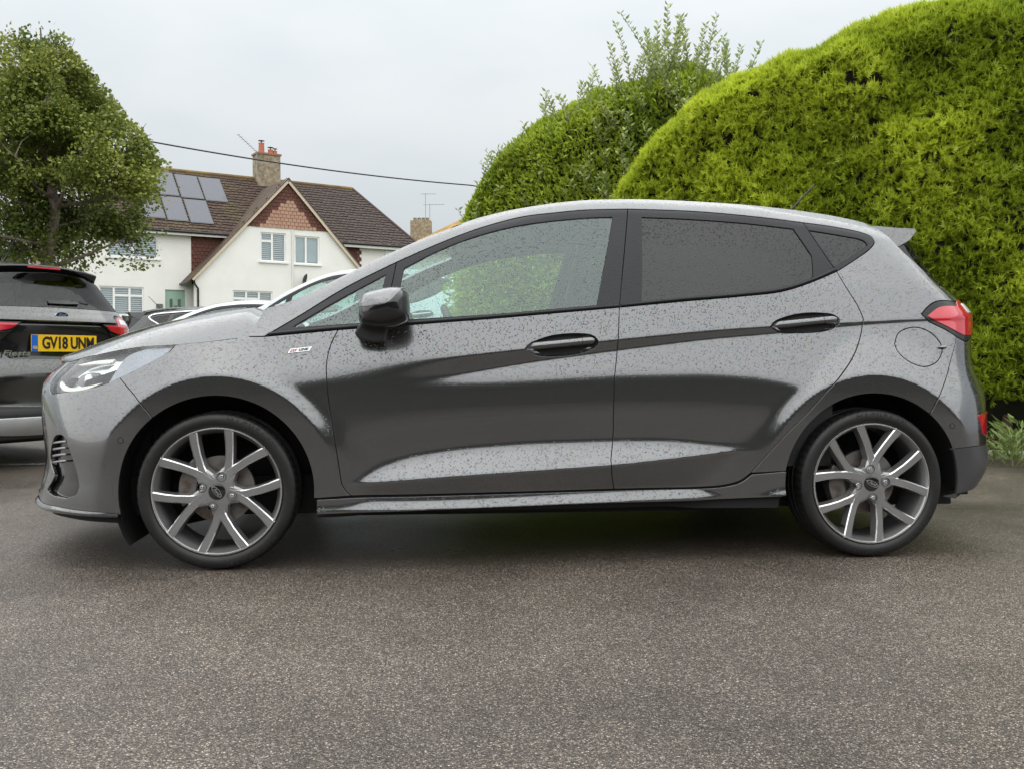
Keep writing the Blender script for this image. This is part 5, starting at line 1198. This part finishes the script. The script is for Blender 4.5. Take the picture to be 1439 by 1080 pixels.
b = MB(); b.tube([roof_pt(xl0, 1, .02), roof_pt(xrr, 1, .02)], .10, 8); b.build('ridge_tiles', tilemat('lichened ridge tile', (.10, .06, .035), (.20, .13, .05), (.28, .20, .05), .2, .2), house)
b = MB(); b.tube([roof_pt(xrr, 1, .02), roof_pt(xe_r, 0, .03)], .075, 8); b.build('hip_tiles', ROOF2, house)
# roof of the gable wing, running back into the main roof
for xe, ze_, nm in ((lx_, lz_, -1), (rx_, rz_, 1)):
    def wing(s_, y, lift=0): return (lerp(ax_, xe, s_), y, lerp(az_, ze_, s_) + lift)
    b = MB(); b.add([wing(0, -.2, .0), wing(1.03, -.2, .0), wing(1.03, YM + .4, .0), wing(0, yr, .0), wing(0, -.2, -.06), wing(1.03, -.2, -.06), wing(1.03, YM + .4, -.06)], [(0, 1, 2, 3), (0, 4, 5, 1), (1, 5, 6, 2)]); b.build('wing_roof', ROOF if nm < 0 else ROOF2, house)
    if nm < 0: b = MB(); b.tube([wing(1.03, -.25, -.05), wing(1.03, YM, -.05)], .06, 8); b.build('gutter', GUT, house, smooth=60)
# main wall, tile-hung cheek, door and windows
xdl, xdr = hpt(232, 409, YM)[0], hpt(260.5, 409, YM)[0]; zd = hpt(246, 407.5, YM)[1]
xt0 = hpt(268.5, 350, YM)[0]; wl0, wl1 = hpt(139, 404, YM), hpt(202, 404, YM); zl = wl1[1]
ul0, ul1 = hpt(150, 333, YM), hpt(222, 333, YM); zu = ul1[1]
mw = [(xl, Z0w), (xt0 + 1.6, Z0w), (xt0 + 1.6, zd + .35), (xt0, zd + .6), (xt0, ze - .05), (xl, ze - .05)]
wall_with_holes('main_wall', mw, [rect(xdl, xdr, Z0w + .02, zd), rect(max(wl0[0], xl + .2), wl1[0], zl - 1.3, zl), rect(max(ul0[0], xl + .2), ul1[0], zu - 1.0, zu)], YM, WHT)
window(max(wl0[0], xl + .2), wl1[0], zl - 1.3, zl, YM, [0, .33, .68, 1], (1, 2), BLIND); window(max(ul0[0], xl + .2), ul1[0], zu - 1.0, zu, YM, [0, .5, 1], 0, BLIND)
hb('backing', xl + .1, xt0 + 1, YM + .4, YM + .44, Z0w, ze - .1, bpy.data.materials['flat black'])
hb('cheek_wall', xt0, xt0 + 3.2, YM + .02, YM + .2, zd + .3, ze - .05, HUNGD)
courses('cheek_tiles', lambda x, z: True, xt0, xt0 + 3.2, zd + .3, ze - .12, YM - .01, .17, .20, HUNGD)
hb('fascia', xel, ax_, ye - .02, ye + .05, ze - .20, ze - .02, FASC); b = MB(); b.tube([(xel, ye - .07, ze - .05), (ax_ - .8, ye - .07, ze - .05)], .06, 8); b.build('gutter', GUT, house, smooth=60)
xg0 = hpt(482, 345, ye)[0]; hb('fascia', ax_ + 1.4, xe_r, ye - .02, ye + .05, ze - .22, ze - .02, FASC); b = MB(); b.tube([(ax_ + 1.4, ye - .07, ze - .04), (xe_r, ye - .07, ze - .04)], .06, 8); b.build('gutter', GUT, house, smooth=60)
xq = hpt(503, 360, YM)[0]; hb('right_wall', xq, xe_r - .4, YM, YM + .25, Z0w, ze - .05, WHT); hb('cheek_wall', xq - 2.5, xq, YM + .01, YM + .2, Z0w, ze - .05, HUNGD); courses('cheek_tiles', lambda x, z: True, xq - 2.5, xq, 1.2, ze - .12, YM - .01, .17, .20, HUNGD)
ww = hpt(541, 349, YM)[0]; window(ww, ww + 1.5, ze - 1.35, ze - .25, YM - .12, [0, .5, 1], 0, NETC)
GREEN = simple('sage green door', (.27, .42, .33), .4)
dr = hb('front_door', xdl + .03, xdr - .03, YM + .06, YM + .12, Z0w, zd - .03, GREEN)
wd_ = xdr - xdl
for c in (.30, .70): hb('door_glass', xdl + wd_ * (c - .07), xdl + wd_ * (c + .07), YM + .045, YM + .07, zd - 1.55, zd - .42, bpy.data.materials['gloss black'], dr)
b = MB(); b.box(xdl - .02, xdr + .02, YM + .03, YM + .1, zd - .03, zd + .05); b.box(xdl - .02, xdl + .04, YM + .028, YM + .1, Z0w, zd - .03); b.box(xdr - .04, xdr + .02, YM + .028, YM + .1, Z0w, zd - .03); b.build('door_frame', GREEN, dr)
b = MB(); b.tube([(xdl + wd_ * .5 - .08, YM + .045, zd - .72), (xdl + wd_ * .5, YM + .02, zd - .76), (xdl + wd_ * .5 + .08, YM + .045, zd - .72)], .02, 6); b.build('knocker', BASE['chrome'], dr)
mx_, mz_ = hpt(224, 431, YM); hb('meter_box', mx_ - .14, mx_ + .14, YM - .06, YM, mz_ - .16, mz_ + .12, simple('grey plastic box', (.12, .12, .12), .5))
px_, pz_ = hpt(272, 393, -.1); pe = hpt(277, 404, -.05)
b = MB(); b.tube([(px_, -.12, pz_ - .02), (px_ + .05, -.12, pz_ - .2), (pe[0] + .04, -.06, pe[1] - .05), (pe[0] + .04, -.06, Z0w)], .045, 8); b.build('downpipe', GUT, house, smooth=60)
vp = hpt(411, 330, -.03); b = MB(); b.tube([(vp[0], -.05, tile_z - .05), (vp[0], -.05, Z0w)], .045, 8); b.build('soil_pipe', FASC, house, smooth=60)
dx_, dz_ = hpt(428, 393, -.35)
b = MB(); b.lathe([(.001, .06), (.12, .05), (.22, .02), (.29, -.03), (.295, -.03), (.22, .028), (.12, .058), (.001, .068)], 24); b.build('satellite_dish', simple('dark grey dish', (.05, .052, .055), .5), house, loc=(dx_, -.35, dz_), rot=(R(15), 0, R(55)), smooth=60)
b = MB(); b.tube([(dx_, -.3, dz_), (dx_ + .05, 0, dz_ - .15)], .02, 6); b.build('dish_arm', GUT, house)
# solar panels
def solar():
    t = NT('solar cells'); br = t.node('ShaderNodeTexBrick', {'Vector': t.tc(), 'Scale': 6.0, 'Color1': (.05, .055, .075, 1), 'Color2': (.055, .06, .08, 1), 'Mortar': (.12, .125, .14, 1), 'Mortar Size': .012}); br.offset = 0
    t.set(Base_Color=br.outputs[0], Roughness=.12, Specular_IOR_Level=.7); return t.m
SOL = solar(); FRM = simple('panel frame', (.10, .105, .115), .4, .5)
def roof_uv(px, py):                        # pixel to (x, s) on the roof plane lifted 8 cm
    d = ray(px, py); o = Vector((CX, -CD, CH)) - HO; o = Vector((o.dot(XD), o.dot(YD), o.z)); d = Vector((d.dot(XD), d.dot(YD), d.z))
    p0 = Vector(roof_pt(0, 0, .08)); nrm_ = Vector((0, -(zr - ze), yr - ye)).normalized(); t = (p0 - o).dot(nrm_) / d.dot(nrm_); p = o + d * t; return p.x, (p.y - p0.y) / (yr - ye)
def spanel(c):
    u = [roof_uv(*p) for p in c]; x0, x1 = (u[0][0] + u[3][0]) / 2, (u[1][0] + u[2][0]) / 2; s1, s0 = (u[0][1] + u[1][1]) / 2, (u[2][1] + u[3][1]) / 2
    x0 += .02; x1 -= .02
    b = MB(); b.add([roof_pt(x, s_, l) for l in (.05, .08) for x, s_ in ((x0, s0), (x1, s0), (x1, s1), (x0, s1))], [(0, 1, 2, 3), (4, 5, 6, 7), (0, 1, 5, 4), (1, 2, 6, 5), (2, 3, 7, 6), (3, 0, 4, 7)]); o = b.build('solar_panel', FRM, house)
    b = MB(); m_ = .035; ms = .012; b.add([roof_pt(x, s_, .084) for x, s_ in ((x0 + m_, s0 + ms), (x1 - m_, s0 + ms), (x1 - m_, s1 - ms), (x0 + m_, s1 - ms))], [(0, 1, 2, 3)]); b.build('cells', SOL, o)
B_ = ((244, 244), (277, 248.4), (287.6, 281), (254, 276.7)); D_ = ((224, 274.5), (254.5, 278.4), (267, 312.2), (236, 308.5))
spanel(((211, 240), (243, 243.6), (252.8, 276.2), (221, 272.5))); spanel(B_); spanel(((277.8, 248.6), (309.5, 252), (321, 285), (288.3, 281.2)))
spanel(((192, 270.5), (223, 274.2), (235, 308), (204, 304.5))); spanel(D_); spanel(((256, 279), (290, 282.8), (301.5, 315.5), (268.3, 312.4)))
# chimney
STK = NT('rendered chimney'); STK.set(Base_Color=STK.mixc(STK.ramp(STK.noise(5, 6, .7), [(.35, 0), (.7, 1)]), (.17, .13, .085), (.42, .36, .26)), Roughness=.9, Normal=STK.bump(STK.noise(18, 4), .7, .05)); STK = STK.m
POT = simple('terracotta pot', (.42, .15, .08), .8); 
c0, c1 = hpt(361, 272, yr - .3)[0], hpt(399, 272, yr - .3)[0]; zt = hpt(380, 219, yr - .3)[1]; zb = hpt(380, 285, yr - .3)[1]; cwid = (c1 - c0) * .84
ch = hb('chimney', c0, c0 + cwid, yr - .45, yr + .35, zb - .3, zt, STK); hb('chimney_cap', c0 - .05, c0 + cwid + .05, yr - .5, yr + .4, zt, zt + .09, simple('worn brick', (.30, .15, .09), .9), ch)
for c, hh, rr in ((.28, .55, .16), (.68, .26, .15), (.88, .22, .12)):
    b = MB(); b.lathe([(rr, 0), (rr * .85, hh * .8), (rr * .95, hh), (rr * .7, hh), (rr * .6, .1)], 16, axis='Z'); b.build('chimney_pot', POT, ch, loc=(c0 + cwid * c, yr - .05, zt + .085), smooth=40)
    b = MB(); b.lathe([(.001, .16), (rr * .9, .14), (rr * 1.1, .12), (.001, .125)], 12, axis='Z'); b.tube([(0, 0, 0), (0, 0, .13)], .03, 6); b.build('pot_cowl', GUT, ch, loc=(c0 + cwid * c, yr - .05, zt + .08 + hh))
def aerial(par, base, h, boom, nel, dirx, m, tilt=0):
    b = MB(); b.tube([base, base + Vector((0, 0, h))], .018, 6); t_ = base + Vector((0, 0, h - .05)); d = Vector((dirx[0], dirx[1], tilt)).normalized(); s_ = Vector((-d.y, d.x, 0)).normalized()
    b.tube([t_ - d * boom * .3, t_ + d * boom * .7], .014, 6)
    for k in range(nel): q = t_ + d * boom * lerp(-.28, .68, k / (nel - 1)); b.tube([q - s_ * .17, q + s_ * .17], .007, 5)
    o = b.build('tv_aerial', m, par); return o
AL = simple('weathered aluminium', (.28, .29, .30), .5, .5)
aerial(house, Vector((c0 - .05, yr - .5, zt - .9)), 1.0, 1.9, 12, (-.95, -.3), AL, .62)

# ------------------------------------------------------------------ house farther back: chimney, ridge and aerials over the roof line
H2 = tag(empty('far_house', gp(600, 62), HRZ), 'farther house showing only a lichened roof slope and a pale chimney', 'house'); iv = H2.matrix_basis.inverted()
p0 = at(591, 334, 62); RL = tilemat('orange lichened tile', (.22, .12, .05), (.34, .20, .07), (.40, .26, .06), .2, .2)
def f2(px, py, d): return at(px, py, d)
b = MB(); b.add([f2(560, 352, 60), f2(700, 352, 60), f2(690, 288, 66), f2(590, 336, 66), f2(700, 352, 74), f2(560, 352, 74)], [(0, 1, 2, 3), (3, 2, 4, 5), (0, 3, 5), (1, 4, 2)]); o = b.build('roof', RL, H2); o.matrix_parent_inverse = iv
b = MB(); b.add([Vector((p.x, p.y, z_)) for z_ in (0, f2(600, 352, 62).z) for p in (f2(562, 352, 61), f2(698, 352, 61), f2(698, 352, 73), f2(562, 352, 73))], [(0, 1, 5, 4), (1, 2, 6, 5), (2, 3, 7, 6), (3, 0, 4, 7)]); b.build('wall', WHT, H2).matrix_parent_inverse = iv
q = f2(576.5, 340, 64), f2(605.5, 340, 64); top = f2(590, 310, 64).z; dv = (q[1] - q[0]).normalized(); nv = Vector((-dv.y, dv.x, 0)) * .9
b = MB(); b.add([Vector((p.x, p.y, z_)) for z_ in (q[0].z - 1, top) for p in (q[0], q[1], q[1] + nv, q[0] + nv)], [(0, 1, 2, 3), (4, 5, 6, 7), (0, 1, 5, 4), (1, 2, 6, 5), (2, 3, 7, 6), (3, 0, 4, 7)]); b.build('chimney', STK, H2).matrix_parent_inverse = iv
for k in range(4):
    p = q[0].lerp(q[1], .2 + .2 * k) + nv * .5; b = MB(); b.lathe([(.13, 0), (.11, .18), (.13, .22), (.08, .22), (.08, .05)], 12, axis='Z'); o = b.build('chimney_pot', STK, H2, loc=(p.x, p.y, top), smooth=40); o.matrix_parent_inverse = iv
for (px, yb, yt, bm_, dr_) in ((598, 320, 272, 1.0, (.9, .2)), (604, 322, 287, 1.4, (1, .1))):
    p = f2(px, yb, 64); o = aerial(H2, Vector((p.x, p.y, p.z)), f2(px, yt, 64).z - p.z, bm_, 6, dr_, AL, .05); o.matrix_parent_inverse = iv

# ------------------------------------------------------------------ pole and cable
pp = gp(54, 25); ptop = at(52, 168, 25)
b = MB(); b.tube([(pp.x, pp.y, .0), (pp.x, pp.y, ptop.z)], [.15, .11], 12); o = b.build('utility_pole', simple('weathered pole timber', (.34, .26, .20), .9, bump=(20, .5, .02)), smooth=60)
tag(o, 'weathered wooden utility pole behind the street tree', 'pole')
e_ = at(660, 260.5, 34); cpts = [ptop.lerp(e_, t) + Vector((0, 0, -.35 * 4 * t * (1 - t) * .6)) for t in np.linspace(0, 1, 24)]; far_ = e_ + (e_ - ptop) * .5; cpts.append(far_)
tag(MB().tube(cpts, .022, 6).build('overhead_cable', GUT), 'thin black overhead cable crossing the grey sky', 'cable')
b = MB(); b.tube([(far_.x, far_.y, 0), (far_.x, far_.y, far_.z + .3)], [.15, .11], 12); tag(b.build('utility_pole', bpy.data.materials['weathered pole timber'], smooth=60), 'utility pole hidden beyond the hedges, carrying the far end of the cable', 'pole')

# ------------------------------------------------------------------ street tree and dark conifers behind
def make_tree(name, label, base, H, crown, nleaf, size, seed, barkm, leafm, group=None):
    """crown: list of (height, radius, x shift) of the outline"""
    g = np.random.default_rng(seed); root = tag(empty(name, base), label, 'tree', group); br = MB(); tips = []
    hs = [c[0] for c in crown]; rad = lambda z: np.interp(z, hs, [c[1] for c in crown]); shx = lambda z: np.interp(z, hs, [c[2] for c in crown])
    fork = crown[0][0] + .15
    br.tube([(0, 0, -.1), (0, 0, .3), (.03, 0, fork * .6), (.02, .02, fork)], [.20, .155, .14, .13], 12)
    trunk = br.build('trunk', barkm, root, smooth=60)
    lb = MB()
    top = max(hs)
    ld = [(.02, .02, fork)] + [(shx(z) * .6 + g.normal(0, .06), g.normal(0, .06), z) for z in np.linspace(fork + .4, top * .95, 7)]; lb.tube(ld, np.linspace(.12, .012, 8), 8)
    for k in range(46):
        z0 = g.uniform(fork * .95, top * .86); az = k * 2.4 + g.normal(0, .3); r = rad(min(top * .99, z0 + .35)) * g.uniform(.62, .92); rise = g.uniform(.1, .75) * (r + .3) * .75
        c = np.array([np.interp(z0, [q[2] for q in ld], [q[0] for q in ld]), 0, z0]); e = np.array([shx(z0 + rise) + math.cos(az) * r, math.sin(az) * r, z0 + rise])
        m_ = (c + e) / 2 + [0, 0, -.12 + .1 * g.random()] + g.normal(0, .08, 3); w = .05 * (1 - z0 / top) + .016
        lb.tube([c, c * .6 + m_ * .4 + [0, 0, -.02], m_, e], [w, w * .75, w * .5, .006], 6)
        tips.append((c, m_, e))
        for j in range(5):
            s_ = g.uniform(.35, .95); p = (1 - s_) * m_ + s_ * e if s_ > .5 else (1 - s_) * c + s_ * m_; q = p + g.normal(0, .22, 3) + [0, 0, .10]; lb.tube([p, (p + q) / 2 + g.normal(0, .04, 3), q], [w * .3, w * .2, .004], 5); tips.append((p, (p + q) / 2, q))
    lb.build('limbs', barkm, root, smooth=60)
    n = nleaf; ti = g.integers(0, len(tips), n); A = np.array([t[1] for t in tips])[ti]; Bp = np.array([t[2] for t in tips])[ti]; s_ = g.random(n)[:, None] ** .6
    P = A * (1 - s_) + Bp * s_ + g.normal(0, .17, (n, 3)); z = P[:, 2]; d = np.hypot(P[:, 0] - shx(z), P[:, 1]); keep = (d < rad(z) * 1.08) & (z > crown[0][0] - .35) & (z < top + .1)
    keep &= vnoise(P, 2.2, seed) > .43
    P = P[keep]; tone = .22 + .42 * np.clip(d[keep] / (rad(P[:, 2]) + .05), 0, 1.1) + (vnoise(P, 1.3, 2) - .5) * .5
    ax = unit(np.stack([P[:, 0] - shx(P[:, 2]), P[:, 1], .1 * np.ones(len(P))], -1) + g.normal(0, .7, P.shape)) + [0, 0, -.15]
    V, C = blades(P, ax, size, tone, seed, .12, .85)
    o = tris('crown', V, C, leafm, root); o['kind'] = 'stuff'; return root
BARK = simple('grey bark', (.16, .13, .10), .9, bump=(25, .6, .02))
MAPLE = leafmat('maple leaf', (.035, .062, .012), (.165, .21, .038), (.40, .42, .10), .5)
tb = gp(66, 16.5)
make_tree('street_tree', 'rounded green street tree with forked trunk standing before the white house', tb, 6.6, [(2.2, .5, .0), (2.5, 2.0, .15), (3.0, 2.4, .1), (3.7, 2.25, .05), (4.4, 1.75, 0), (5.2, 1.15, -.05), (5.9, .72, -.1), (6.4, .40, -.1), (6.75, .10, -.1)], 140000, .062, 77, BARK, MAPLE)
DARKL = leafmat('dark evergreen leaf', (.008, .016, .008), (.024, .04, .018), (.05, .075, .03), .6)
for k, (px, d, H, lab) in enumerate(((8, 30, 4.6, 'dark evergreen tree low behind the street tree, on its open side'), (-45, 31, 5.2, 'taller dark evergreen tree beyond the charcoal hatchback'))):
    make_tree('evergreen_tree', lab, gp(px, d), H, [(.9, .9, 0), (1.6, 1.5, 0), (2.8, 1.5, 0), (3.8, 1.0, 0), (H, .2, 0)], 9000, .16, 80 + k, BARK, DARKL, 'dark evergreens behind the street tree')
